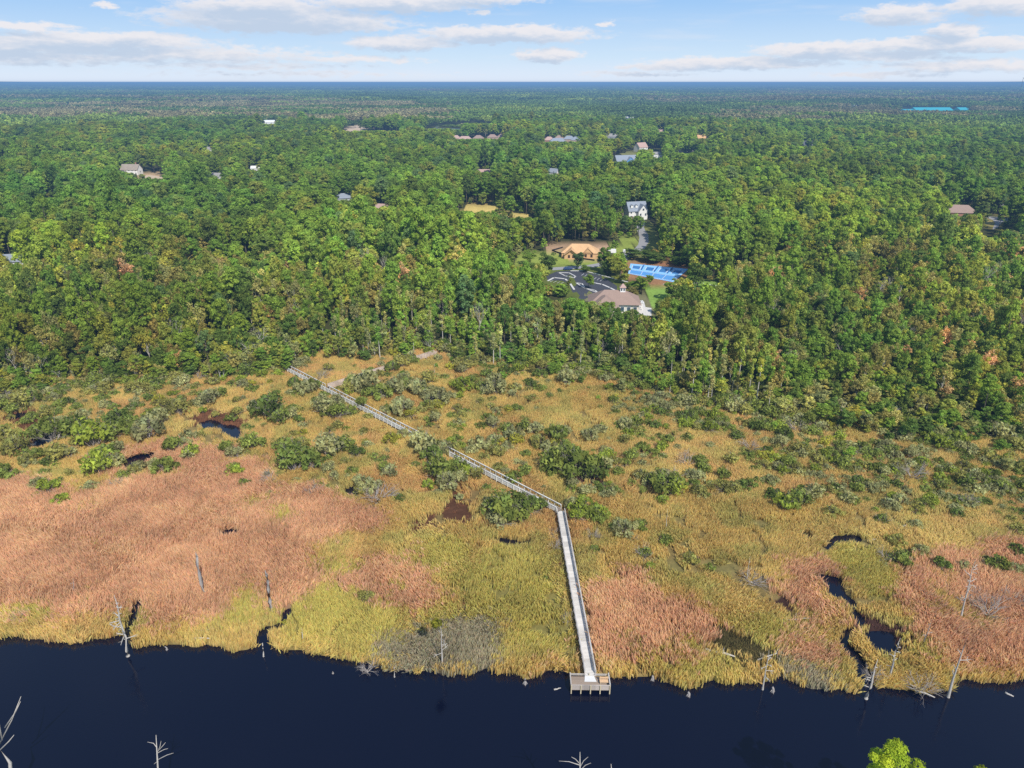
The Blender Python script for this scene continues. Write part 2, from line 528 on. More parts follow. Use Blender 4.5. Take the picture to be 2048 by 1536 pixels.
def marsh_class(x, y):
    u, v = marsh_uv(x, y)
    cl = np.full(x.shape, GOLD)
    for k, p in PATCHES:
        cl[inpoly(u, v, p)] = k
    cl[(cl == TAN) & (u > 1080) & (fbm(x, y, 9, 141, 3) > .645)] = GOLD
    cl[(cl == TAN) & (fbm(x, y, 7, 143, 3) > .70)] = YELLOW
    return cl, u, v

def marsh_color(x, y, cl, u, v):
    c = np.zeros(x.shape + (3,))
    for k, col in PAL.items():
        c[cl == k] = col
    n1 = fbm(x, y, 14, 31); n2 = fbm(x, y, 5, 37); n3 = fbm(x, y, 40, 41)
    g = cl == GOLD
    far = np.clip((1000 - v) / 260, 0, 1)                  # browner towards the forest
    orange = np.array((.62, .40, .17)); olive = np.array((.42, .38, .125)); pale = np.array((.68, .53, .21))
    w = np.clip((n1 - .48) * 5 + far * .25 - .12, 0, 1)[..., None] * .8
    cg = c * (1 - w) + orange * w
    w = np.clip((n2 - .50) * 6, 0, 1)[..., None] * .68
    cg = cg * (1 - w) + olive * w
    w = np.clip((n3 - .52) * 5, 0, 1)[..., None] * .4
    cg = cg * (1 - w) + pale * w
    c[g] = cg[g]
    t = cl == TAN
    w = np.clip((n1 - .55) * 4, 0, 1)[..., None] * .45
    ct = c * (1 - w) + np.array((.59, .345, .20)) * w
    w = np.clip((n2 - .58) * 5, 0, 1)[..., None] * .25
    ct = ct * (1 - w) + np.array((.66, .47, .25)) * w
    c[t] = ct[t]
    # straw coloured fringe along the water
    e = np.clip(1 - np.abs(polyline_y(u, SHORE) - v) / 34, 0, 1)
    e = (e * (cl != RUSH) * .7)[..., None]
    c = c * (1 - e) + np.array((.72, .53, .18)) * e
    c *= (.86 + .72 * (.55 * n2 + .45 * fbm(x, y, 2.6, 43, 2)))[..., None]
    return c

# ------------------------------------------------------------------ terrain: one sheet to the horizon
def growing(a, b, step, far, ratio=1.13):
    core = list(np.arange(a, b + step / 2, step))
    s, p, hi = step, b, []
    while p < far:
        s *= ratio; p += s; hi.append(p)
    return core, hi

CLEAR = {  # open ground in the forest, photo outlines
    'lawn': [(1028, 530), (1035, 512), (1085, 505), (1110, 500), (1150, 512), (1200, 528), (1240, 520), (1230, 500), (1200, 488), (1255, 478), (1282, 482), (1262, 505), (1250, 522), (1255, 535), (1180, 545), (1100, 540)],
    'construction': [(1090, 496), (1130, 484), (1210, 486), (1225, 505), (1205, 525), (1150, 518)],
    'road': [(1268, 440), (1305, 445), (1322, 480), (1318, 512), (1258, 535), (1225, 533), (1262, 510), (1278, 490), (1276, 465), (1270, 450)],
    'parking': [(1060, 556), (1098, 536), (1190, 538), (1262, 560), (1240, 590), (1200, 602), (1160, 606), (1110, 585)],
    'courts': [(1240, 520), (1360, 525), (1400, 545), (1360, 572), (1270, 566), (1238, 545)],
    'clubhouse': [(1165, 585), (1290, 585), (1325, 645), (1210, 650), (1165, 620)],
    'clublawn': [(1290, 575), (1340, 568), (1440, 566), (1470, 580), (1400, 590), (1345, 600), (1330, 630), (1300, 610)],
    'glade': [(915, 432), (935, 408), (985, 412), (1030, 424), (1080, 438), (1060, 444), (1010, 436), (960, 440)],
    'whitehouse': [(1245, 440), (1245, 425), (1300, 425), (1300, 445)],
    'lefthouse': [(230, 352), (300, 345), (345, 360), (330, 376), (290, 362), (235, 362)],
    'sand_a': [(950, 352), (950, 342), (985, 342), (985, 352)],
    'sand_b': [(682, 268), (700, 254), (740, 246), (802, 246), (772, 251), (732, 259), (714, 268)],
    'sand_c': [(915, 250), (920, 246), (985, 247), (985, 250)],
    'cul': [(1955, 475), (1965, 436), (2000, 430), (2048, 432), (2048, 444), (2010, 448), (1990, 462), (1975, 476)],
    'brownhouse': [(1890, 440), (1900, 425), (1950, 430), (1945, 445)],
    'sand_d': [(90, 405), (90, 398), (125, 398), (125, 405)],
    'pondfar': [(840, 262), (870, 254), (925, 256), (920, 263)],
    'teal': [(1790, 226), (1790, 219), (1940, 219), (1945, 226)],
    'village': [(1225, 335), (1220, 318), (1270, 300), (1330, 305), (1325, 322), (1280, 334)],
    'row': [(1085, 295), (1085, 283), (1190, 283), (1190, 292), (1130, 296)],
    'row2': [(900, 286), (905, 278), (1010, 275), (1010, 282)],
    'greyleft': [(10, 535), (15, 526), (60, 526), (60, 536)],
}
CLEARCOL = {'lawn': (.13, .155, .032), 'construction': (.42, .27, .17), 'road': (.16, .17, .05), 'parking': (.10, .12, .03), 'courts': (.26, .14, .07),
            'clubhouse': (.16, .15, .08), 'clublawn': (.11, .17, .035), 'glade': (.30, .23, .075), 'whitehouse': (.2, .17, .1), 'lefthouse': (.42, .29, .17),
            'sand_a': (.4, .3, .15), 'sand_b': (.5, .38, .26), 'sand_c': (.55, .45, .36), 'cul': (.3, .25, .08), 'brownhouse': (.3, .22, .15),
            'sand_d': (.5, .38, .25), 'pondfar': (.1, .12, .08), 'teal': (.2, .2, .15), 'village': (.2, .2, .08), 'row': (.2, .18, .12), 'row2': (.2, .18, .12), 'greyleft': (.2, .2, .1)}
GZ = .35    # land height

def far_rise(x, y):
    d = np.hypot(x, y)
    a = np.abs(np.arctan2(x, np.maximum(y, 1))) / R(35)
    e = np.clip(d - 3000, 0, None)
    return .0036 * (e * e / (e + 3000)) * np.minimum(a, 1.3) ** 2

xc, xh = growing(-188, 188, .62, 30000)
xs = np.array([-p for p in xh[::-1]] + xc + xh)
yc, yh = growing(58, 232, .62, 30000)
ylow = [58 - s for s in (4, 10, 25, 60, 140, 300, 700)]
ys = np.array(ylow[::-1] + yc + yh)
GX, GY = np.meshgrid(xs, ys)
fine = (np.abs(GX) < 192) & (GY > 55) & (GY < 236)
W = np.zeros(GX.shape, bool)
W[fine] = water_mask(GX[fine], GY[fine])
riv = (~fine) & (GY > 52) & (GY < 236)
W[riv] = water_mask(GX[riv], GY[riv]) & (GY[riv] < 110)
Wf = W.astype(float)
Wf[1:-1, 1:-1] = (Wf[1:-1, 1:-1] * 2 + Wf[:-2, 1:-1] + Wf[2:, 1:-1] + Wf[1:-1, :-2] + Wf[1:-1, 2:]) / 6
nearz = np.clip((400 - np.hypot(GX, GY)) / 150, 0, 1)
GZm = GZ + (fbm(GX, GY, 4, 51) - .5) * .35 * nearz - Wf * 1.3 + far_rise(GX, GY)
cl, mu, mv = marsh_class(GX, GY)
gc = marsh_color(GX, GY, cl, mu, mv) * np.array((.27, .27, .29))
edge = polyline_y(mu, FOREST_EDGE)
forest_floor = (mv < edge) | (GY > 236)
ff = np.array((.060, .062, .026)) * (.7 + .6 * fbm(GX, GY, 9, 57)[..., None])
gc[forest_floor] = ff[forest_floor]
gc[W] = (.012, .010, .008)
far = np.hypot(GX, GY) > 6000
gc[far] = (.028, .042, .018)
pu, pv, pd = proj(GX, GY, GZ)
near_bank = GY < 54
gc[near_bank] = (.06, .055, .025)
for k, p in CLEAR.items():
    mk = inpoly(pu, pv, p) & (pd > 0)
    gc[mk] = np.array(CLEARCOL[k]) * (1.9 if k in ('lawn', 'clublawn', 'glade') else 1.15)
ny, nx = GX.shape
idx = np.arange(ny * nx).reshape(ny, nx)
F = np.stack([idx[:-1, :-1], idx[:-1, 1:], idx[1:, 1:], idx[1:, :-1]], -1).reshape(-1, 4)
V = np.stack([GX, GY, GZm], -1).reshape(-1, 3)
ground = link('ground', tri_mesh('ground', V, F, gc.reshape(-1, 3), [GROUND], smooth=True))
tag(ground, kind='structure')

# clearings in the forest as finer sheets a little above the ground
def sheet(name, pxpoly, mat, z=GZ + .03, kind='structure', label=None, cat=None, group=None, sub=1):
    mb = MB()
    mb.poly([at(px, py, z) for px, py in pxpoly][::-1])
    o = mb.build(name, mat)
    tag(o, label, cat, group, kind)
    return o

# river: the water lies at height 0 under the whole marsh, so creeks and pools show it
mb = MB()
mb.poly([(-900, -200, 0), (900, -200, 0), (900, 300, 0), (-900, 300, 0)])
river = mb.build('river_water', WATER)
tag(river, kind='structure')

# ------------------------------------------------------------------ marsh grass (one mass per kind)
def scatter_grid(x0, x1, y0, y1, s, jit=.95):
    gx, gy = np.meshgrid(np.arange(x0, x1, s), np.arange(y0, y1, s))
    gx = gx + (rng.random(gx.shape) - .5) * s * jit * 1.4; gy = gy + (rng.random(gy.shape) - .5) * s * jit * 1.4
    return gx.ravel(), gy.ravel()

def in_view(x, y, z=0, m=260):
    u, v, d = proj(x, y, z)
    return (d > 1) & (u > -m) & (u < 2048 + m) & (v < 1536 + m)

gx, gy = scatter_grid(-185, 185, 66, 236, .42)
k = in_view(gx, gy); gx, gy = gx[k], gy[k]
k = ~water_mask(gx, gy); gx, gy = gx[k], gy[k]
jx, jy = rng.normal(0, 1.3, (2, len(gx)))
gcl, gu, gv = marsh_class(gx + jx, gy + jy)
k = (gv > polyline_y(gu, FOREST_EDGE) - 25)
gx, gy, gcl, gu, gv = gx[k], gy[k], gcl[k], gu[k], gv[k]
bd = bw_dist(gx, gy)
k = bd > .95
gx, gy, gcl, gu, gv, bd = gx[k], gy[k], gcl[k], gu[k], gv[k], bd[k]
# thin bare seams between the tussocks
ridge = np.abs(fbm(gx, gy, 11, 61, 4) - .5)
seam = (ridge < .026) & (gcl != TAN) & (gcl != RUSH) & (fbm(gx, gy, 30, 63, 2) > .45)
ridge2 = np.abs(fbm(gx, gy, 24, 65, 3) - .5)
seam |= (ridge2 < .006) & (gcl == TAN) & (fbm(gx, gy, 30, 67, 2) > .6)
thin = np.where(gcl == MUD, .35, np.where(gcl == BROWN, .5, np.where(gcl == DARKOLIVE, .8, 1.0)))
k = (~seam) & (rng.random(len(gx)) < thin)
gx, gy, gcl, gu, gv, bd = gx[k], gy[k], gcl[k], gu[k], gv[k], bd[k]
gcol = marsh_color(gx, gy, gcl, gu, gv)
ghgt = np.array([HGT[c] for c in range(7)])[gcl] * (.75 + .5 * fbm(gx, gy, 6, 71)) * np.where(bd < 1.6, .55, 1.0)
TRAILS = [[(190, 1100), (215, 1120), (246, 1132), (236, 1160)], [(300, 1136), (345, 1105), (380, 1085), (402, 1010)], [(420, 1000), (330, 1090)], [(395, 1095), (460, 1125)]]
for tp in TRAILS:
    tp = [at(a, b, 0) for a, b in tp]
    for a, b in zip(tp[:-1], tp[1:]):
        sd_ = segdist(gx + (fbm(gx, gy, 4, 77) - .5) * 3, gy, a, b)
        ghgt = np.where(sd_ < .9, ghgt * (.55 + .45 * np.clip(sd_ / .9, 0, 1)), ghgt)
lean_a = fbm(gx, gy, 16, 73, 3) * 4 * math.pi
NB = 10
def reeds(name, sel, label):
    n = int(sel.sum())
    if n == 0: return
    x = np.repeat(gx[sel], NB) + rng.normal(0, .24, n * NB); y = np.repeat(gy[sel], NB) + rng.normal(0, .24, n * NB)
    h = np.repeat(ghgt[sel], NB) * rng.uniform(.72, 1.15, n * NB)
    la = np.repeat(lean_a[sel], NB) + rng.normal(0, .9, n * NB)
    lod = 1 + 3.2 * np.clip((fbm(x, y, 8, 79, 3) - .57) * 7, 0, 1)      # wind-laid swathes
    lm = h * np.clip(np.abs(rng.normal(.15, .14, n * NB)) * lod, 0, .85)
    h = h * np.sqrt(np.clip(1.06 - (lm / h) ** 2, .2, 1))
    az_ = rng.random(n * NB) * math.pi
    w = rng.uniform(.035, .08, n * NB)
    z0 = np.full(n * NB, .12)
    dx, dy = np.cos(az_) * w, np.sin(az_) * w
    tipx, tipy = x + np.cos(la) * lm, y + np.sin(la) * lm
    mx_, my_ = x + np.cos(la) * lm * .35, y + np.sin(la) * lm * .35
    V = np.empty((n * NB, 4, 3), np.float32)
    V[:, 0] = np.stack([x - dx, y - dy, z0], -1)
    V[:, 1] = np.stack([x + dx, y + dy, z0], -1)
    V[:, 2] = np.stack([mx_ + dx * 1.3, my_ + dy * 1.3, z0 + h * .62], -1)
    V[:, 3] = np.stack([tipx - dx * .5, tipy - dy * .5, z0 + h], -1)
    F = np.arange(n * NB * 4, dtype=np.int32).reshape(-1, 4)
    c = np.repeat(gcol[sel], NB, 0) * rng.uniform(.88, 1.12, (n * NB, 1))
    c = c * (1 + rng.normal(0, .05, (n * NB, 3)))
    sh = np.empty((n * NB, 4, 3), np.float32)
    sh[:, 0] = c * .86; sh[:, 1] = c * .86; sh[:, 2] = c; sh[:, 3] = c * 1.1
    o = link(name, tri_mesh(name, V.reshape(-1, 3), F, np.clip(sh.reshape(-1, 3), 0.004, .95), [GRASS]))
    tag(o, label, 'grass', kind='stuff')
    return o
reeds('tan_reeds', gcl == TAN, 'rust tan dry reeds filling the left bank and right bank of the marsh')
reeds('grey_rushes', gcl == RUSH, 'grey brown rush patches at the edge of the dark river')
reeds('yellow_marsh_grass', gcl == YELLOW, 'yellow green marsh grass beside the boardwalk and river')
reeds('marsh_grass', (gcl == GOLD) | (gcl == BROWN) | (gcl == MUD) | (gcl == DARKOLIVE), 'golden brown marsh grass spreading up to the forest edge')

# ------------------------------------------------------------------ foliage builders
def unit(v): return v / np.maximum(np.linalg.norm(v, axis=-1, keepdims=True), 1e-9)

def leaf_cloud(C, rad, n_per, size, r, flat=.8, up=.35, jit=.55, sv=.22, elong=1.0):
    """clumps of small leaf faces; C (k,3) rad (k,)"""
    k = len(C)
    n = k * n_per
    d = unit(r.normal(size=(n, 3)) + np.array((0, 0, up)))
    ci = np.repeat(np.arange(k), n_per)
    rr = np.repeat(rad, n_per) * r.uniform(.55, 1.08, n)
    P = C[ci] + d * rr[:, None] * np.array((1, 1, flat))
    N = unit(d + r.normal(size=(n, 3)) * jit + np.array((0, 0, .25)))
    T = unit(np.cross(N, r.normal(size=(n, 3))))
    B = np.cross(N, T)
    s = size * r.uniform(.6, 1.35, n)[:, None]
    V = np.empty((n, 3, 3), np.float32)
    V[:, 0] = P - T * s * .62 - B * s * .45
    V[:, 1] = P + T * s * .62 - B * s * .45
    V[:, 2] = P + B * s * .8 * elong
    F = np.arange(n * 3, dtype=np.int32).reshape(-1, 3)
    cs = r.normal(1, sv, k).clip(.5, 1.55)
    hue = r.normal(0, .04, k)
    lum = (cs[ci] * r.uniform(.78, 1.22, n))[:, None]
    colr = lum * np.stack([1 + hue[ci], np.ones(n), 1 - hue[ci]], -1)
    sh = np.repeat(colr, 3, 0)
    return V.reshape(-1, 3), F, sh

def merge(parts):
    Vs, Fs, Ss, Ms, o = [], [], [], [], 0
    for V, F, S, mi in parts:
        Vs.append(V); Fs.append(F + o); Ss.append(S); Ms.append(np.full(len(F), mi)); o += len(V)
    return np.concatenate(Vs), np.concatenate(Fs), np.concatenate(Ss), np.concatenate(Ms)

def limb_pts(p0, p1, wob, r, n=4):
    p0, p1 = np.array(p0, float), np.array(p1, float)
    L = np.linalg.norm(p1 - p0)
    return [tuple(p0 + (p1 - p0) * t + (r.normal(size=3) * wob * L * (0 if t in (0, 1) else 1))) for t in np.linspace(0, 1, n)]

class TreeKind:
    """a crown mesh, a trunk mesh and the two joined (for the mass of trees behind)"""
    def __init__(self, name, crown, trunk, barkmat, size):
        self.name = name; self.size = size
        self.crown_me = tri_mesh(name + '_crown', crown[0], crown[1], crown[2], [LEAF]) if crown else None
        tv, tf = trunk.tris()
        self.trunk_me = tri_mesh(name + '_trunk', tv, tf, None, [barkmat], smooth=True)
        if crown:
            V, F, S, M = merge([(crown[0], crown[1], crown[2], 0), (tv, tf, np.ones((len(tv), 3)), 1)])
            self.joint = tri_mesh(name + '_whole', V, F, S, [LEAF, barkmat], M)
        else:
            self.joint = tri_mesh(name + '_whole', tv, tf, None, [barkmat])

def make_pine(i, h=20.0, crown=.5, Rm=3.6, nper=62, ls=.52, rm=1.0):
    r = np.random.default_rng(100 + i)
    tr = MB()
    lean = r.normal(0, .4, 2)
    def axis(t): return np.array((lean[0] * t * t, lean[1] * t * t, h * t))
    tr.tube([axis(t) for t in (0, .3, .6, .85, .97)], [.26, .2, .15, .08, .03], 6)
    C, rad = [], []
    nb = 34 + int(r.integers(0, 8))
    for k in range(nb):
        t = 1 - crown * (k + .5) / nb * r.uniform(.85, 1.1)
        q = (1 - t) / crown
        prof = math.sin(min(1, q * 1.15 + .16) * math.pi * .62) if q < .75 else .95 - (q - .75) * 1.3
        Rr = Rm * max(.15, prof) * r.uniform(.35, 1.08)
        a = k * 2.399 + r.normal(0, .4)
        c = axis(t) + np.array((math.cos(a) * Rr, math.sin(a) * Rr, Rr * .16 + r.normal(0, .3)))
        C.append(c); rad.append(rm * r.uniform(1.0, 1.75) * (1.0 - .22 * q))
        if k % 2 == 0:
            tr.tube(limb_pts(axis(max(.35, t - .04)), c, .03, r, 3), [.07, .05, .02], 4, cap=False)
    for _ in range(3):
        C.append(axis(.97) + r.normal(0, .5, 3)); rad.append(1.0)
    cr = leaf_cloud(np.array(C), np.array(rad), nper, ls, r, flat=.74, up=.5, jit=.42, sv=.11)
    return TreeKind('pine_%d' % i, cr, tr, BARK, h)

def make_broad(i, h=16.0, Rm=4.2, base=.28, nc=46, nper=52, ls=.55, bark=None, ragged=.3, sv=.18):
    r = np.random.default_rng(300 + i)
    tr = MB()
    ctr = np.array((0, 0, h * (base + (1 - base) * .5)))
    ax = np.array((Rm, Rm, h * (1 - base) * .5))
    lobes = [(r.normal(0, 1, 3) * np.array((.42, .42, .3)), r.uniform(.45, .7)) for _ in range(6)]
    C, rad = [], []
    while len(C) < nc:
        lo = lobes[int(r.integers(0, 6))]
        d = unit(r.normal(size=3) + np.array((0, 0, .3)))
        p = lo[0] + d * lo[1] * r.uniform(.75, 1.0 + ragged * .4)
        if np.linalg.norm(p) > 1.12: continue
        C.append(ctr + p * ax); rad.append(r.uniform(.9, 1.75) * Rm / 4.2)
    tr.tube([(0, 0, 0), (r.normal(0, .2), r.normal(0, .2), h * base), (r.normal(0, .3), r.normal(0, .3), h * .6), (0, 0, h * .85)], [.24, .18, .1, .03], 6)
    for k in range(0, nc, 5):
        tr.tube(limb_pts((0, 0, h * r.uniform(base * .8, base + .25)), C[k], .05, r, 4), [.1, .07, .05, .02], 4, cap=False)
    cr = leaf_cloud(np.array(C), np.array(rad), nper, ls, r, flat=.8, up=.3, jit=.48, sv=sv)
    return TreeKind('broadleaf_%d' % i, cr, tr, bark or BARK, h)

def make_slender(i, h=15.0):
    r = np.random.default_rng(500 + i)
    tr = MB()
    b = r.normal(0, .35, 2)
    def axis(t): return np.array((b[0] * t * t, b[1] * t * t, h * t))
    tr.tube([axis(t) for t in (0, .1, .4, .7, .95)], [.26, .19, .16, .10, .03], 5)
    C, rad = [], []
    for k in range(20):
        t = r.uniform(.5, 1.0)
        a = r.uniform(0, 6.28); Rr = r.uniform(.2, 1.6) * (1.25 - t * .8)
        c = axis(t) + np.array((math.cos(a) * Rr, math.sin(a) * Rr, .2)); C.append(c); rad.append(r.uniform(.5, .95))
        if k % 2 == 0: tr.tube(limb_pts(axis(t - .05), c, .03, r, 3), [.05, .03, .015], 4, cap=False)
    cr = leaf_cloud(np.array(C), np.array(rad), 34, .42, r, flat=.85, up=.2, jit=.7, sv=.25)
    return TreeKind('slender_%d' % i, cr, tr, PALEBARK, h)

def branching(mb, p, d, L, rad, depth, r, spread=.6, n=5, up=.15):
    q = p + d * L
    mid = p + d * L * .5 + r.normal(size=3) * L * .05
    mb.tube([p, mid, q], [rad, rad * .8, rad * .55], n, cap=False)
    if depth == 0: return
    for k in range(int(r.integers(2, 4))):
        nd = unit(d + r.normal(size=3) * spread + np.array((0, 0, up)))
        t = r.uniform(.55, 1.0)
        branching(mb, p + d * L * t, nd, L * r.uniform(.5, .8), rad * .5, depth - 1, r, spread, max(3, n - 1), up)

def make_bare(i, h=13.0):
    """leafless grey tree"""
    r = np.random.default_rng(700 + i)
    tr = MB(); tw = MB()
    tr.tube([(0, 0, 0), (r.normal(0, .2), r.normal(0, .2), h * .45)], [.2, .14], 5)
    for k in range(6):
        branching(tw, np.array((0, 0, h * r.uniform(.3, .5))), unit(np.array((r.normal(0, .4), r.normal(0, .4), 1.0))), h * .28, .085, 3, r, .5, 4, .25)
    kind = TreeKind('bare_%d' % i, None, tr, PALEBARK, h)
    tv, tf = tw.tris()
    kind.crown_me = tri_mesh('bare_%d_limbs' % i, tv, tf, None, [PALEBARK])
    bv, bf = tr.tris()
    V = np.concatenate([tv, bv]); F = np.concatenate([tf, bf + len(tv)])
    kind.joint = tri_mesh('bare_%d_whole' % i, V, F, None, [PALEBARK])
    return kind

def make_shrub(i, h=2.4, Rm=1.7, nc=19, nper=26, ls=.29, twigs=9):
    r = np.random.default_rng(900 + i)
    tr = MB()
    C, rad = [], []
    for k in range(nc):
        a = r.uniform(0, 6.28); q = math.sqrt(r.uniform(0, 1)); Rr = Rm * q * .85
        z = h * (.30 + .55 * r.uniform(.3, 1) * (1 - q * q * .65))
        c = np.array((math.cos(a) * Rr, math.sin(a) * Rr, z)); C.append(c); rad.append(r.uniform(.30, .75) * h / 2.4)
        if k < twigs + 3: tr.tube(limb_pts((math.cos(a) * .15, math.sin(a) * .15, 0), c, .05, r, 3), [.05, .035, .012], 4, cap=False)
    for k in range(twigs):
        d = unit(np.array((r.normal(0, .5), r.normal(0, .5), .8)))
        branching(tr, np.array((0, 0, .2)), d, h * .5, .035, 2, r, .5, 3, .1)
    cr = leaf_cloud(np.array(C), np.array(rad), nper, ls, r, flat=.85, up=.35, jit=.65, sv=.25)
    return TreeKind('shrub_%d' % i, cr, tr, TWIG, h)

def make_brush(i, h=1.7, Rm=1.8, flat=.55):
    """dead grey brush: a fan of bare twigs"""
    r = np.random.default_rng(1100 + i)
    mb = MB(); stem = MB()
    for k in range(15):
        a = r.uniform(0, 6.28)
        d = unit(np.array((math.cos(a), math.sin(a), r.uniform(.15, 1.1))))
        branching(mb if k > 2 else stem, np.array((0, 0, .1)) + r.normal(0, .15, 3) * np.array((1, 1, .2)), d, Rm * r.uniform(.4, .62), .045, 3, r, .42, 4, .05)
    k_ = TreeKind('brush_%d' % i, None, stem, TWIG, h)
    tv, tf = mb.tris()
    k_.crown_me = tri_mesh('brush_%d_twigs' % i, tv, tf, None, [TWIG])
    bv, bf = stem.tris()
    k_.joint = tri_mesh('brush_%d_whole' % i, np.concatenate([tv, bv]), np.concatenate([tf, bf + len(tv)]), None, [TWIG])
    return k_

PINES = [make_pine(i, crown=[.56, .66, .5, .6, .7, .48, .58, .64][i], Rm=[3.7, 3.3, 4.2, 3.7, 3.1, 4.3, 3.4, 3.9][i]) for i in range(8)]
BROADS = [make_broad(i, Rm=[4.2, 3.5, 4.8, 3.9, 3.2, 4.4, 3.7, 3.0, 4.6, 3.6][i], base=[.18, .12, .24, .10, .15, .22, .08, .12, .2, .1][i], ragged=[.2, .5, .3, .6, .4, .2, .5, .7, .4, .3][i]) for i in range(10)]
LIGHTB = [make_broad(20 + i, Rm=3.7, base=.3, nc=40, nper=22, ls=.5, bark=PALEBARK, ragged=.7, sv=.3) for i in range(4)]
SLENDERS = [make_slender(i) for i in range(5)]
BARES = [make_bare(i) for i in range(4)]
SHRUBS = [make_shrub(i, h=[2.4, 2.0, 2.8, 2.2, 2.6, 1.9][i], Rm=[1.7, 1.9, 1.5, 2.1, 1.6, 1.5][i]) for i in range(6)]
BRUSHES = [make_brush(i) for i in range(4)]

HUES = {  # base colours of the foliage
    'deep green': (.052, .080, .024), 'mid green': (.074, .116, .026), 'bright green': (.096, .142, .030), 'olive green': (.104, .124, .034),
    'yellow green': (.134, .152, .036), 'golden yellow': (.19, .17, .045), 'grey green': (.120, .128, .066), 'pale olive': (.155, .152, .070),
    'rusty brown': (.15, .105, .062), 'brownish green': (.115, .108, .045), 'pinkish brown': (.21, .145, .10), 'blue green': (.056, .088, .042)}

# ------------------------------------------------------------------ things to keep in sight between the trees (photo box, ground row)
KEEP = [  # x0, x1, top, ground row
    (1030, 1195, 505, 530), (1098, 1200, 483, 520), (1090, 1212, 540, 600), (1092, 1150, 543, 569), (1256, 1372, 524, 562), (1172, 1240, 572, 606), (1240, 1286, 572, 622), (1286, 1305, 602, 634), (1274, 1302, 448, 500), (1195, 1275, 478, 505),
    (1245, 1296, 396, 436), (1300, 1345, 575, 600), (1395, 1430, 562, 578), (1215, 1260, 498, 510), (240, 290, 326, 350), (278, 335, 350, 366), (500, 526, 336, 345), (424, 446, 352, 362), (678, 706, 392, 408), (752, 776, 410, 424),
    (920, 985, 406, 430), (1000, 1070, 425, 441), (955, 982, 340, 350), (905, 1012, 272, 283), (1086, 1160, 274, 288), (1220, 1272, 312, 330), (1266, 1296, 290, 304), (1304, 1324, 305, 322),
    (1390, 1420, 268, 282), (1208, 1236, 266, 282), (1600, 1624, 285, 298), (1095, 1116, 342, 354), (1350, 1394, 290, 310), (1312, 1330, 262, 268),
    (1968, 2020, 432, 462), (1955, 1985, 460, 474), (1885, 1945, 418, 434), (18, 50, 521, 533), (94, 122, 398, 404), (684, 800, 247, 266), (525, 556, 245, 252),
    (920, 985, 245, 250), (845, 925, 255, 261), (125, 142, 205, 212), (1792, 1940, 218, 224), (1290, 1302, 179, 183), (536, 548, 247, 251), (1250, 1268, 237, 241), (415, 430, 300, 306), (1698, 1708, 212, 217),
    (578, 660, 738, 775), (655, 790, 735, 775), (815, 876, 703, 722)]

def limit_height(x, y, h, cr):
    """shrink trees which would hide the open places; returns allowed height"""
    u, v, d = proj(x, y, GZ)
    hw = 1.1 * cr * FPX / d
    out_h = h.copy()
    for (x0, x1, top, grd) in KEEP:
        yk = at((x0 + x1) / 2, grd).y
        near = (y < yk) & (u + hw > x0 + 2) & (u - hw < x1 - 2) & (v >= grd - 2)
        if not near.any(): continue
        # height whose top stays under the ground row of the kept place
        vm = (v - grd)
        hm = vm / (FPX / d) / CP * .97
        out_h = np.where(near, np.minimum(out_h, hm), out_h)
    return out_h

# ------------------------------------------------------------------ where the trees stand
def band(d0, d1, s, keepdens=1.0):
    x1 = d1 * .95
    X, Y = scatter_grid(-x1, x1, 60, d1, s)
    D = np.hypot(X, Y)
    k = (D >= d0) & (D < d1) & (np.abs(X) < Y * .86 + 20)
    return X[k], Y[k]

TX, TY = [], []
for d0, d1, s in ((0, 300, 3.9), (300, 420, 4.9), (420, 800, 6.4), (800, 1500, 8.0)):
    a, b = band(d0, d1, s); TX.append(a); TY.append(b)
TX = np.concatenate(TX); TY = np.concatenate(TY)
wx = TX + (fbm(TX, TY, 14, 81) - .5) * 12; wy = TY + (fbm(TX, TY, 14, 83) - .5) * 12
tu, tv, td = proj(wx, wy, GZ)
behind = polyline_y(tu, FOREST_EDGE) - tv          # px behind the edge
k = (behind > 0) & in_view(TX, TY, 0, 330)
u0, v0, d0_ = proj(TX, TY, GZ)
for name, p in CLEAR.items(): k &= ~inpoly(u0, v0, p)
# small natural gaps
k &= ~((fbm(TX, TY, 34, 85, 3) > .62) & (rng.random(len(TX)) < .62))
TX, TY, tu, tv, td, behind, u0, v0 = [q[k] for q in (TX, TY, tu, tv, td, behind, u0, v0)]
n = len(TX)
# species
nA = fbm(TX, TY, 60, 91, 3); nB = fbm(TX, TY, 22, 93, 3)
line = np.interp(u0, [-300, 0, 400, 600, 1000, 1300, 1500, 1800, 2048, 2400], [560, 560, 520, 535, 540, 540, 530, 520, 480, 480])
ppine = np.clip((line - v0) / 55 + .5 + (nA - .5) * 1.8, .12, .93)
ppine = np.where(td > 480, np.clip(ppine, .80, .94), ppine)
r1 = rng.random(n)
is_pine = r1 < ppine
swamp = (~is_pine) & (u0 > 640) & (u0 < 1560) & (behind < 75) & (behind > -5)
is_slender = swamp & (rng.random(n) < .55)
is_bare = (~is_pine) & (~is_slender) & (rng.random(n) < np.where(v0 > 520, .045, .02)) & (td < 700)
is_light = (~is_pine) & (~is_slender) & (~is_bare) & (rng.random(n) < np.where(td > 420, .10, .24))
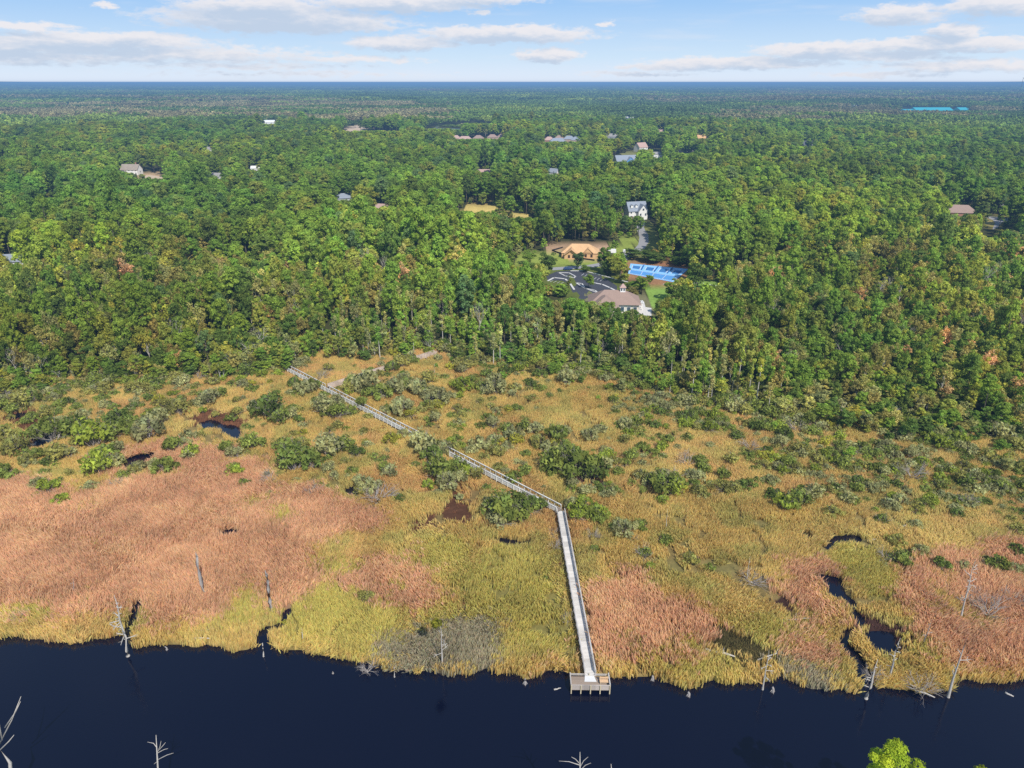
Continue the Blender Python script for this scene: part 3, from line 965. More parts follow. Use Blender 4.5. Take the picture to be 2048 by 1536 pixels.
# heights
right = np.clip((u0 - 1330) / 350, 0, 1)
ramp = np.clip(behind / (55 + 150 * right), 0, 1)
hh = np.where(is_pine, rng.uniform(16, 23, n), rng.uniform(11.5, 17.5, n))
hh *= (.36 + .64 * ramp) * (1 - .12 * right)
hh *= np.where((behind < 70) & (rng.random(n) < .3), rng.uniform(.5, .9, n), 1.0)
hh = np.where(is_slender, rng.uniform(8, 15, n), hh)
hh *= .70 + .6 * fbm(TX, TY, 45, 95, 3)
hh *= np.where(rng.random(n) < .12, .72, np.where(rng.random(n) < .07, 1.2, 1.0))
crown_r = np.where(is_pine, 3.4, 3.9) * hh / 17
lim = limit_height(TX, TY, hh, crown_r * .8)
shrunk = lim < hh * .98
hh = lim
k = hh > 3.2
TX, TY, td, behind, u0, v0, hh, is_pine, is_slender, is_bare, is_light, nA, nB, right = [q[k] for q in (TX, TY, td, behind, u0, v0, hh, is_pine, is_slender, is_bare, is_light, nA, nB, right)]
n = len(TX)
spec = np.where(is_pine, 0, np.where(is_slender, 2, np.where(is_bare, 3, np.where(is_light, 4, 1))))

HN = list(HUES)
FB = 2.55   # overall multiplier on the foliage base colours
def pick_hue(i):
    r = random.random()
    if spec[i] == 0:
        w = {'mid green': 5.5, 'bright green': 2.6, 'olive green': 1.5, 'deep green': 1.5, 'yellow green': .10, 'blue green': .4}
        if td[i] > 550: w.update({'blue green': .9, 'deep green': 2.0})
    elif spec[i] == 2:
        w = {'grey green': 3, 'olive green': 2.5, 'pale olive': 2.2, 'mid green': 2, 'brownish green': 1.2, 'yellow green': .5}
    elif spec[i] == 3:
        w = {'pale olive': 1}
    elif spec[i] == 4:
        w = {'pale olive': 3, 'grey green': 2.6, 'yellow green': 2.0, 'brownish green': 2.2, 'rusty brown': .3, 'pinkish brown': .35, 'golden yellow': .06}
    else:
        w = {'deep green': 4.2, 'mid green': 3.2, 'olive green': 3.2, 'bright green': 1.6, 'brownish green': 1.3, 'yellow green': 1.2, 'golden yellow': .05}
        if td[i] > 420: w.update({'yellow green': .5, 'golden yellow': .06, 'brownish green': .7})
    if u0[i] > 1350 and v0[i] > 520:
        for kx, f in (('brownish green', 1.6), ('olive green', 1.3), ('yellow green', 1.3), ('rusty brown', 1.6), ('pinkish brown', 1.8)):
            if kx in w: w[kx] *= f
    tot = sum(w.values()); r *= tot
    for kx, wv in w.items():
        r -= wv
        if r <= 0: return kx
    return kx
hue = [pick_hue(i) for i in range(n)]
tint = FB * np.array([HUES[h_] for h_ in hue]) * rng.uniform(.86, 1.16, (n, 1)) * (1 + rng.normal(0, .03, (n, 3))) * ((.62 + .76 * fbm(TX, TY, 80, 99, 3))[:, None]) * (1 + np.array((.30, .05, -.2)) * ((fbm(TX, TY, 110, 101, 3) - .5) * 2)[:, None])
FAM = {0: PINES, 1: BROADS, 2: SLENDERS, 3: BARES, 4: LIGHTB}
var = np.array([random.randrange(len(FAM[s])) for s in spec])
base_h = {s: np.array([q.size for q in FAM[s]]) for s in FAM}
sc_z = np.array([hh[i] / base_h[spec[i]][var[i]] for i in range(n)])
sc_x = np.clip(sc_z, .45, 1.6) ** .6 * rng.uniform(.85, 1.2, n) * np.where(td > 800, 1.35, np.where(td > 420, 1.12, np.where(td < 300, .76, .92)))
rotz = rng.uniform(0, 2 * math.pi, n)
sc_y = sc_x * rng.uniform(.8, 1.2, n)

# ------------------------------------------------------------------ masses as geometry-node instances, single trees as objects
def mass(name, P, rz, scl, vidx, tnt, sources, label, cat):
    me = bpy.data.meshes.new(name)
    me.vertices.add(len(P)); me.vertices.foreach_set('co', np.asarray(P, np.float32).ravel())
    def attr(nm, typ, key, arr):
        a = me.attributes.new(nm, typ, 'POINT'); a.data.foreach_set(key, np.ascontiguousarray(arr).ravel())
    attr('rotz', 'FLOAT_VECTOR', 'vector', np.stack([rz * 0, rz * 0, rz], -1).astype(np.float32))
    attr('scl', 'FLOAT_VECTOR', 'vector', np.asarray(scl, np.float32))
    attr('vidx', 'INT', 'value', np.asarray(vidx, np.int32))
    attr('tint', 'FLOAT_COLOR', 'color', np.concatenate([tnt, np.ones((len(P), 1))], 1).astype(np.float32))
    o = link(name, me)
    ng = bpy.data.node_groups.new(name + '_scatter', 'GeometryNodeTree')
    ng.interface.new_socket('Geometry', in_out='INPUT', socket_type='NodeSocketGeometry')
    ng.interface.new_socket('Geometry', in_out='OUTPUT', socket_type='NodeSocketGeometry')
    N = ng.nodes; L = ng.links
    gi = N.new('NodeGroupInput'); go = N.new('NodeGroupOutput')
    jn = N.new('GeometryNodeJoinGeometry')
    for s in sources:
        so = bpy.data.objects.new(s.name + '_source', s.joint)
        oi = N.new('GeometryNodeObjectInfo'); oi.inputs['Object'].default_value = so
        oi.inputs['As Instance'].default_value = True
        L.new(oi.outputs['Geometry'], jn.inputs[0])
    ip = N.new('GeometryNodeInstanceOnPoints')
    def na(nm, typ):
        q = N.new('GeometryNodeInputNamedAttribute'); q.data_type = typ; q.inputs[0].default_value = nm
        return q.outputs[0]
    L.new(gi.outputs[0], ip.inputs['Points']); L.new(jn.outputs[0], ip.inputs['Instance'])
    ip.inputs['Pick Instance'].default_value = True
    L.new(na('vidx', 'INT'), ip.inputs['Instance Index'])
    L.new(na('rotz', 'FLOAT_VECTOR'), ip.inputs['Rotation'])
    L.new(na('scl', 'FLOAT_VECTOR'), ip.inputs['Scale'])
    L.new(ip.outputs[0], go.inputs[0])
    md = o.modifiers.new('scatter', 'NODES'); md.node_group = ng
    tag(o, label, cat, kind='stuff')
    return o

LAND = [('the boardwalk far end', 580, 740), ('the side boardwalk', 770, 735), ('the clubhouse', 1240, 605), ('the parking lot', 1150, 565),
        ('the blue courts', 1330, 548), ('the orange house', 1158, 505), ('the boardwalk bend', 1120, 1020), ('the river platform', 1180, 1365),
        ('the right creek', 1705, 1230), ('the left pools', 300, 890), ('the right picture edge', 2048, 800), ('the left picture edge', 0, 760),
        ('the tan reed bed', 330, 1010)]
SHOWN = []
def where(u, v):
    best = min(LAND, key=lambda q: math.hypot(u - q[1], (v - q[2]) * 1.6))
    dx, dy = u - best[1], v - best[2]
    dist = math.hypot(dx, dy * 1.6)
    if 'edge' in best[0]:
        return ('near ' if dist < 160 else 'inward of ') + best[0]
    far_ = '' if dist < 130 else 'well '
    if abs(dx) > abs(dy) * 1.3: return far_ + ('left of ' if dx < 0 else 'right of ') + best[0]
    return far_ + ('behind ' if dy < 0 else 'in front of ') + best[0]

ORD = ['first', 'second', 'third', 'fourth', 'fifth', 'sixth', 'seventh', 'eighth', 'ninth', 'tenth', 'eleventh', 'twelfth']
def finish_labels(items):
    """items: (object, stem, u). Look-alikes in the same place are told apart by their order from the left"""
    by = {}
    for o, s, u in items: by.setdefault(s, []).append((u, o))
    for s, l in by.items():
        l.sort(key=lambda q: q[0])
        if len(l) == 1:
            l[0][1]['label'] = s
        else:
            for i, (u, o) in enumerate(l):
                j = len(l) - 1 - i
                if i <= j and i < 12: w_ = ORD[i] + ' from left' if i else 'leftmost of its kind'
                elif j < 12: w_ = ORD[j] + ' from right' if j else 'rightmost of its kind'
                else: w_ = 'amid its kind'
                o['label'] = s + ', ' + w_
    for o, s, u in items:
        w = o['label'].split()
        while len(w) > 16:
            drop = next((q for q in ('well', 'tall', 'low', 'slender', 'broad', 'small') if q in w), None)
            if drop is None: break
            w.remove(drop)
        o['label'] = ' '.join(w)

def plant(name, cat, group, kindobj, loc, rz, scl, tnt, crown_name='crown', trunk_name='trunk'):
    root = empty(name, loc, rz)
    root.scale = scl
    root['category'] = cat; root['group'] = group
    c = link(crown_name, kindobj.crown_me, root)
    c['tint'] = [float(q) for q in tnt]
    t = link(trunk_name, kindobj.trunk_me, root)
    return root

SP_NAME = {0: ('pine_tree', 'pine tree', 'pines of the forest'), 1: ('broadleaf_tree', 'broadleaf tree', 'broadleaf trees of the forest'),
           2: ('swamp_tree', 'slender swamp tree', 'slender pale stemmed trees at the forest edge'), 3: ('bare_tree', 'leafless grey tree', 'leafless trees in the forest'),
           4: ('thin_crowned_tree', 'thin crowned tree', 'thin crowned trees of the forest')}
LIMIT = {0: 290, 1: 300, 2: 240, 3: 120, 4: 280}
items = []
inframe = (u0 > -30) & (u0 < 2078)
dd = np.hypot(np.hypot(TX, TY), H)
order = np.lexsort((dd,))
single = np.zeros(n, bool)
for s in FAM:
    ids = [i for i in order if spec[i] == s and inframe[i]][:LIMIT[s]]
    nm, word, grp = SP_NAME[s]
    for i in ids:
        single[i] = True
        o = plant(nm, 'tree', grp, FAM[s][var[i]], (TX[i], TY[i], GZ), rotz[i], (sc_x[i], sc_y[i], sc_z[i]), tint[i],
                  'limbs' if s == 3 else 'crown')
        hw = 'tall' if hh[i] > 15 else ('low' if hh[i] < 9 else '')
        stem = ('%s %s %s' % (hw, hue[i] if s != 3 else '', word)).replace('  ', ' ').strip()
        items.append((o, stem + ' ' + where(u0[i], v0[i]), u0[i]))
    rest = np.array([i for i in range(n) if spec[i] == s and not single[i]])
    if len(rest):
        lab = {0: ('pine_forest', 'green pine forest stretching away behind the marsh'), 1: ('broadleaf_forest', 'mixed broadleaf forest mass behind the front trees'),
               2: ('swamp_thicket', 'thicket of slender swamp trees behind the front row'), 3: ('bare_wood', 'scattered leafless trees deep in the forest'),
               4: ('pale_woodland', 'pale thin crowned woodland between the darker trees')}[s]
        mass(lab[0], np.stack([TX[rest], TY[rest], np.full(len(rest), GZ)], -1), rotz[rest], np.stack([sc_x[rest], sc_y[rest], sc_z[rest]], -1),
             var[rest], tint[rest], FAM[s], lab[1], 'forest')

# low growth under and between the trunks
UX, UY = band(0, 800, 5.2)
uwx = UX + (fbm(UX, UY, 14, 81) - .5) * 12; uwy = UY + (fbm(UX, UY, 14, 83) - .5) * 12
uu, uvv, ud = proj(uwx, uwy, GZ)
beh_ = polyline_y(uu, FOREST_EDGE) - uvv
k = ((beh_ > 2) | ((beh_ > -60) & (rng.random(len(UX)) < .55 * (1 + beh_ / 60)) & (uu > 700))) & ~water_mask(UX, UY) & (bw_dist(UX, UY) > 4) & in_view(UX, UY, 0, 330)
ug, vg, _ = proj(UX, UY, GZ)
cap_ = np.where(beh_ < 2, rng.uniform(2.0, 5.0, len(UX)), 99)
for name, p in CLEAR.items(): k &= ~inpoly(ug, vg, p)
k &= rng.random(len(UX)) < .75
UX, UY, cap_ = UX[k], UY[k], cap_[k]
uh_ = limit_height(UX, UY, np.minimum(cap_, rng.uniform(3.5, 8.0, len(UX))), np.full(len(UX), 2.2))
k = uh_ > 1.5
UX, UY, uh_ = UX[k], UY[k], uh_[k]
ut = FB * np.array([HUES[random.choice(['mid green', 'deep green', 'olive green', 'bright green', 'grey green', 'brownish green'])] for _ in range(len(UX))]) * rng.uniform(.8, 1.15, (len(UX), 1))
us = rng.uniform(.38, .62, len(UX)) * np.clip(uh_ / 5, .45, 1)
mass('understory', np.stack([UX, UY, np.full(len(UX), GZ)], -1), rng.uniform(0, 6.28, len(UX)), np.stack([us, us, uh_ / 16], -1), rng.integers(0, 10, len(UX)), ut, BROADS,
     'low green understory between the trunks of the forest', 'undergrowth')

# ------------------------------------------------------------------ far forest: groves out to the horizon
def make_grove(i, S=56.0, nt=60, lf=34):
    r = np.random.default_rng(1500 + i)
    C = np.stack([r.uniform(-S / 2, S / 2, nt), r.uniform(-S / 2, S / 2, nt), r.uniform(9, 17, nt)], -1)
    rad = r.uniform(2.8, 5.0, nt)
    C2, r2 = [], []
    for c, q in zip(C, rad):
        for _ in range(3):
            C2.append(c + r.normal(0, 1.5, 3) * np.array((1, 1, .8))); r2.append(q * r.uniform(.45, .75))
    V, F, Sd = leaf_cloud(np.array(C2), np.array(r2), lf, 1.25, r, flat=.85, up=.6, jit=.45, sv=.3)
    k_ = TreeKind.__new__(TreeKind)
    k_.name = 'grove_%d' % i; k_.size = 16
    k_.joint = tri_mesh('grove_%d' % i, V, F, Sd, [FARW])
    return k_
GROVES = [make_grove(i) for i in range(5)]
def far_band(d0, d1, s):
    X, Y = scatter_grid(-d1 * .85, d1 * .85, d0 * .6, d1, s, .5)
    D = np.hypot(X, Y)
    k = (D >= d0) & (D < d1) & (np.abs(X) < Y * .82)
    return X[k], Y[k], np.full(k.sum(), s / 50.0)
q = [far_band(1490, 3200, 48), far_band(3200, 6500, 85), far_band(6500, 25500, 215)]
FX, FY, FS = [np.concatenate([a[i] for a in q]) for i in range(3)]
fu, fv, fd = proj(FX, FY, GZ)
k = np.ones(len(FX), bool)
for nm_ in ('sand_b', 'sand_c', 'pondfar', 'teal'):
    p = CLEAR[nm_]
    cx_, cy_ = np.mean([a[0] for a in p]), np.mean([a[1] for a in p])
    k &= ~inpoly(fu, fv, [((a[0] - cx_) * 1.08 + cx_, (a[1] - cy_) * 1.3 + cy_) for a in p])
FX, FY, FS, fu, fv, fd = [a[k] for a in (FX, FY, FS, fu, fv, fd)]
zs = np.clip(FS, 1, 1.25) * rng.uniform(.75, 1.15, len(FX)) * (.8 + .45 * fbm(FX, FY, 400, 103, 3))
lim = limit_height(FX, FY, 17 * zs, 28 * FS)
zs = np.minimum(zs, lim / 17)
k = zs > .12
FX, FY, FS, zs, fu, fv, fd = [a[k] for a in (FX, FY, FS, zs, fu, fv, fd)]
nf = len(FX)
m1 = fbm(FX, FY, 420, 105, 4); m2 = fbm(FX, FY, 900, 107, 3); m3 = rng.random(nf)
ft = np.empty((nf, 3))
base_a = np.array((.056, .088, .024)); base_b = np.array((.042, .068, .026)); brown = np.array((.085, .082, .052)); lgt = np.array((.085, .115, .028))
ft[:] = base_a
ft = np.where((m1 > .52)[:, None], base_b, ft)
ft = np.where((m2 > .60)[:, None] & (m3 > .25)[:, None], brown, ft)
ft = np.where((m1 < .40)[:, None] & (m3 > .4)[:, None], lgt, ft)
leftbrown = (fu < 900) & (fv > 212) & (fv < 262) & (fbm(FX, FY, 150, 109, 3) > .44)
ft = np.where(leftbrown[:, None], np.array((.105, .098, .062)), ft)
ft = ft * 2.3 * rng.uniform(.75, 1.3, (nf, 1))
mass('distant_forest', np.stack([FX, FY, far_rise(FX, FY)], -1), rng.uniform(0, 6.28, nf), np.stack([FS * 1.12, FS * 1.12, zs], -1),
     rng.integers(0, 5, nf), ft, GROVES, 'blue green forest running out to the flat horizon', 'forest')

# ------------------------------------------------------------------ haze over the land: volume whose blue emission stands in for scattered light
hm, hnt = new_mat('haze_glow')
SIG = .00016
va = hnt.n('ShaderNodeVolumeAbsorption'); va.inputs['Color'].default_value = (0, 0, 0, 1); va.inputs['Density'].default_value = SIG
ve = hnt.n('ShaderNodeEmission'); ve.inputs['Color'].default_value = (.150, .31, .58, 1); ve.inputs['Strength'].default_value = SIG
ad = hnt.n('ShaderNodeAddShader')
hnt.t.links.new(va.outputs[0], ad.inputs[0]); hnt.t.links.new(ve.outputs[0], ad.inputs[1])
out(hnt, None, ad.outputs[0])
hb = MB().box((0, 14500, 42), (52000, 31000, 91))
haze = hb.build('haze', hm)
tag(haze, kind='structure')

# ------------------------------------------------------------------ shrubs and brush of the marsh
SH_HUES = {'bright green': (.140, .175, .036), 'mid green': (.112, .138, .042), 'deep green': (.080, .108, .034), 'grey green': (.175, .182, .110), 'olive': (.160, .160, .062), 'yellow green': (.19, .19, .04)}
# photo placed bushes: centre x, base y, width px, hue
BUSHES = [
    (540, 838, 95, 'deep green'), (560, 850, 60, 'mid green'), (590, 942, 100, 'deep green'), (620, 925, 70, 'mid green'), (660, 915, 80, 'grey green'), (575, 905, 60, 'mid green'),
    (500, 900, 60, 'mid green'), (470, 920, 50, 'grey green'), (110, 885, 90, 'mid green'), (150, 870, 70, 'deep green'), (190, 895, 100, 'bright green'), (215, 920, 70, 'mid green'),
    (200, 950, 90, 'bright green'), (120, 925, 70, 'olive'), (60, 930, 60, 'olive'), (100, 990, 60, 'bright green'), (75, 975, 45, 'grey green'), (125, 1008, 50, 'bright green'), (75, 998, 35, 'yellow green'), (250, 960, 36, 'mid green'), (235, 935, 50, 'olive'), (330, 945, 70, 'mid green'), (300, 880, 90, 'grey green'), (270, 865, 70, 'mid green'), (240, 850, 70, 'deep green'),
    (350, 905, 60, 'mid green'), (385, 915, 50, 'bright green'), (30, 910, 70, 'olive'), (20, 880, 60, 'olive'), (10, 960, 70, 'mid green'), (320, 850, 60, 'grey green'), (360, 830, 60, 'olive'), (420, 810, 60, 'grey green'), (455, 905, 45, 'mid green'),
    (845, 908, 80, 'grey green'), (862, 922, 75, 'deep green'), (880, 960, 90, 'mid green'), (900, 975, 70, 'grey green'), (860, 978, 50, 'bright green'),
    (920, 900, 40, 'bright green'), (1150, 950, 120, 'mid green'), (1185, 955, 80, 'deep green'), (1130, 930, 70, 'deep green'), (1200, 935, 60, 'bright green'), (1100, 905, 60, 'grey green'), (1075, 895, 50, 'olive'),
    (960, 900, 60, 'grey green'), (990, 915, 50, 'olive'), (985, 890, 40, 'grey green'), (1030, 965, 50, 'mid green'), (1010, 1040, 110, 'mid green'), (1050, 1030, 80, 'deep green'), (980, 1015, 60, 'grey green'), (1000, 1055, 60, 'grey green'),
    (925, 782, 60, 'bright green'), (990, 788, 70, 'grey green'), (960, 775, 40, 'olive'), (1135, 770, 60, 'grey green'), (1000, 835, 24, 'deep green'), (1320, 985, 80, 'mid green'), (1345, 990, 60, 'bright green'), (1300, 970, 60, 'grey green'), (1360, 985, 40, 'yellow green'),
    (1565, 1018, 80, 'bright green'), (1595, 1015, 70, 'mid green'), (1545, 1000, 50, 'deep green'), (1625, 1000, 60, 'grey green'), (1195, 1040, 60, 'bright green'), (1155, 1045, 50, 'bright green'), (1250, 1070, 70, 'grey green'), (1280, 1062, 45, 'mid green'),
    (1695, 1010, 45, 'grey green'), (1705, 1012, 40, 'mid green'), (1880, 1142, 50, 'deep green'), (1990, 1142, 60, 'mid green'), (2030, 1150, 50, 'grey green'), (1925, 1140, 40, 'grey green'), (800, 1002, 30, 'deep green'), (740, 985, 60, 'grey green'), (720, 990, 36, 'olive'), (490, 974, 34, 'mid green'), (780, 955, 50, 'grey green'), (770, 945, 40, 'mid green'),
    (1800, 1130, 60, 'mid green'), (1840, 1110, 50, 'grey green'), (1790, 1090, 50, 'olive'), (1190, 1105, 36, 'mid green'), (1300, 1140, 30, 'bright green'), (1380, 1130, 50, 'olive'), (1290, 1115, 40, 'mid green'), (1420, 1140, 30, 'mid green'), (2035, 1110, 50, 'deep green'), (1330, 1090, 40, 'mid green'),
    (1030, 880, 70, 'grey green'), (1070, 870, 60, 'grey green'), (1110, 880, 80, 'mid green'), (800, 830, 60, 'grey green'), (760, 800, 70, 'mid green'), (735, 785, 80, 'grey green'), (790, 790, 70, 'grey green'), (700, 790, 46, 'olive'), (725, 815, 40, 'mid green'), (835, 790, 60, 'grey green'), (860, 770, 50, 'olive'), (880, 810, 60, 'grey green'), (650, 830, 70, 'grey green'), (680, 840, 60, 'mid green'), (610, 790, 60, 'grey green'), (590, 775, 40, 'deep green'), (1250, 860, 60, 'grey green'), (1180, 880, 50, 'grey green'), (1270, 870, 50, 'olive'), (165, 1195, 30, 'yellow green'), (175, 1210, 30, 'yellow green'), (570, 1248, 18, 'yellow green')]
BUSHES += [(735, 762, 34, 'mid green'), (706, 768, 36, 'grey green'), (760, 754, 34, 'olive'), (825, 728, 34, 'mid green'), (1165, 1025, 70, 'bright green'), (1200, 1045, 60, 'mid green'), (785, 745, 44, 'mid green'), (806, 737, 46, 'olive')]
items2 = []
PXS = []
def bush(cx, by, wpx, hname, kind=None, hmul=1.0):
    loc = at(cx, by, .2)
    _, _, d = proj(loc.x, loc.y, .2)
    wm = wpx * float(d) / FPX
    kd = kind or random.choice(SHRUBS)
    s = wm / 3.4
    t = 1.75 * np.array(SH_HUES[hname]) * random.uniform(.85, 1.15)
    o = plant('marsh_shrub', 'shrub', 'shrubs growing in the marsh', kd, loc, random.uniform(0, 6.28), (s, s, s * 1.2 * hmul), t)
    if 'big' : size = 'broad' if wm > 7 else ('small' if wm < 4 else '')
    stem = ('%s %s shrub %s' % (size, hname, where(cx, by))).strip()
    items2.append((o, stem, cx))
    PXS.append((loc.x, loc.y))
NSH = 0
for (cx, by, w, hn) in BUSHES:
    # each photo bush is a close clump of one to three bushes
    bush(cx, by, w * .72, hn)
    if w > 55:
        bush(cx + w * random.uniform(.22, .4) * random.choice((-1, 1)), by - random.uniform(4, 14), w * .5, random.choice([hn, 'grey green', 'mid green']))

# the thicket at the foot of the forest: random shrubs, nearest as objects, the rest as one mass
X, Y = scatter_grid(-190, 190, 100, 236, 2.0)
u, v, d = proj(X, Y, .2)
ed = polyline_y(u, FOREST_EDGE) + (fbm(X, Y, 20, 121, 3) - .5) * 60
depth_r = np.clip((u - 1050) / 500, 0, 1)
below = v - ed
pr = np.clip(1 - below / (55 + 150 * depth_r), 0, 1) * (.35 + .65 * depth_r)
pr = np.where(below < 0, .75, pr)
left = np.clip((520 - u) / 200, 0, 1) * np.clip(1 - below / 150, 0, 1)
THICK = [(-200, 940), (0, 930), (200, 900), (420, 850), (520, 800), (600, 770), (700, 830), (900, 800), (1100, 800), (1300, 865), (1450, 925), (1600, 985), (1750, 1015), (1900, 1040), (2048, 1060), (2400, 1090)]
th = polyline_y(u, THICK) + (fbm(X, Y, 16, 127, 3) - .5) * 70
inth = np.clip((th - v) / 55, 0, 1) * np.where(u > 1200, 1.0, np.where(u < 560, .5, .30))
pr = np.maximum(pr, inth)
pr = np.maximum(pr, left * .4)
pr = np.maximum(pr, np.where(v < 1000, np.where(u > 900, .34, np.where(u > 560, .2, .12)), .014))
pr *= np.clip((fbm(X, Y, 15, 123, 3) - .30) * 4.5, 0.12, 1.35)
k = (rng.random(len(X)) < pr) & (below > -40) & ~water_mask(X, Y) & (bw_dist(X, Y) > 2.0) & in_view(X, Y)
ccl, _, _ = marsh_class(X, Y)
k &= ~((ccl == TAN) & (v > 960))
X, Y, u, v, below = X[k], Y[k], u[k], v[k], below[k]
ns = len(X)
shn = [random.choices(['grey green', 'mid green', 'olive', 'deep green', 'bright green', 'yellow green'], [3.6, 2.6, 2.2, 1.3, .9, .4])[0] for _ in range(ns)]
svar = rng.integers(0, 6, ns)
ssc = (.35 + .95 * rng.random(ns) ** 1.7) * np.where(below < 25, 1.35, 1.0)
sst = 1.75 * np.array([SH_HUES[q] for q in shn]) * rng.uniform(.8, 1.2, (ns, 1))
o_ = np.argsort(Y - ssc * 4)
used = 0
rest = []
for i in o_:
    if used + len(items2) < 296 and -20 < u[i] < 2068:
        kd = SHRUBS[svar[i]]
        o = plant('marsh_shrub', 'shrub', 'shrubs growing in the marsh', kd, (X[i], Y[i], .2), random.uniform(0, 6.28), (ssc[i], ssc[i], ssc[i] * random.uniform(.8, 1.2)), sst[i])
        items2.append((o, ('%s %s shrub %s' % ('small' if ssc[i] < .8 else '', shn[i], where(u[i], v[i]))).strip(), u[i]))
        used += 0
    else: rest.append(i)
rest = np.array(rest)
mass('shrub_thicket', np.stack([X[rest], Y[rest], np.full(len(rest), .2)], -1), rng.uniform(0, 6.28, len(rest)), np.stack([ssc[rest]] * 2 + [ssc[rest] * rng.uniform(.8, 1.3, len(rest))], -1),
     svar[rest], sst[rest], SHRUBS, 'thicket of grey green shrubs at the foot of the forest', 'shrubs')

# dead brush piles, photo placed: x, y, width px, label
BRUSH = [(762, 1002, 80, 'large grey dead bush right of the brown mud hollow'), (742, 990, 50, 'grey twiggy bush beside the large dead bush'), (1108, 1100, 36, 'grey brush heap against the upper side of the boardwalk'), (1112, 1085, 30, 'grey brush heap just below the boardwalk bend'), (1108, 1070, 26, 'small twig heap by the boardwalk just under the bend'),
         (1185, 1078, 40, 'pale branchy deadfall right of the boardwalk below the bend'), (1000, 1052, 60, 'grey dead branches under the green bushes left of the bend'), (1035, 1040, 40, 'bare twigs at the right foot of the bushes by the bend'), (1290, 1118, 44, 'dark tangle of dead brush right of the boardwalk'), (1262, 1080, 40, 'grey twigs under the grey green shrub right of the bend'),
         (395, 762, 34, 'pinkish grey leafless bush at the forest edge'), (10, 805, 40, 'pale leafless bush at the left picture edge'), (1965, 1205, 60, 'pale fan of dead twigs on the tan reeds at right'), (2025, 1210, 70, 'pale dead bush at the right picture edge'), (1975, 1234, 70, 'fallen crown of pale twigs on the right tan reeds'),
         (1505, 1166, 60, 'nest like heap of pale branches with a thin dead stem'), (1775, 1122, 50, 'heap of grey fallen branches in the golden grass'), (1760, 1048, 36, 'dark brush heap in the grass at upper right'), (735, 1344, 44, 'driftwood tangle at the river edge left of the rush patch'), (1840, 1382, 70, 'pale fallen tree crown at the right river edge'), (1745, 1360, 50, 'pale broken twigs at the mouth of the right creek'),
         (1340, 960, 60, 'grey dead bush in the middle right marsh'), (1375, 930, 50, 'pale dead twigs beyond the middle shrubs'), (40, 1240, 34, 'small grey bush on the left tan reeds'), (5, 1180, 26, 'grey twigs at the left picture edge'), (625, 990, 46, 'pale dead brush at the edge of the tan reed bed'), (540, 965, 40, 'grey leafless bush beside the dark green shrubs'), (450, 945, 40, 'pale twigs by the lower left pool'), (235, 972, 36, 'flattened grey brush on the left reeds'), (1135, 1245, 34, 'grey driftwood brush against the middle of the boardwalk'),
         (1985, 1130, 30, 'dark dead root clump in the right reeds'), (880, 800, 40, 'grey leafless shrub beyond the boardwalk'), (645, 760, 34, 'pale twigs near the boardwalk fork'), (1020, 905, 40, 'grey leafless shrub right of the boardwalk middle'), (1500, 900, 50, 'pale dead bush in the right thicket'), (1820, 960, 60, 'grey dead bush in the far right thicket'), (1700, 905, 50, 'leafless bush high in the right thicket'), (1590, 860, 46, 'pale twiggy bush at the right forest foot'), (1930, 1010, 46, 'grey leafless bush near the right picture edge')]
for i, (cx, by, w, lab) in enumerate(BRUSH):
    loc = at(cx, by, .25); _, _, d = proj(loc.x, loc.y, .2)
    s = w * float(d) / FPX / 3.2
    o = plant('dead_bush', 'dead bush', 'dead grey bushes in the marsh', BRUSHES[i % 4], loc, i * 1.7, (s, s, s * (.7 + .3 * (i % 3))), (1, 1, 1), 'twigs', 'stem')
    o['label'] = lab

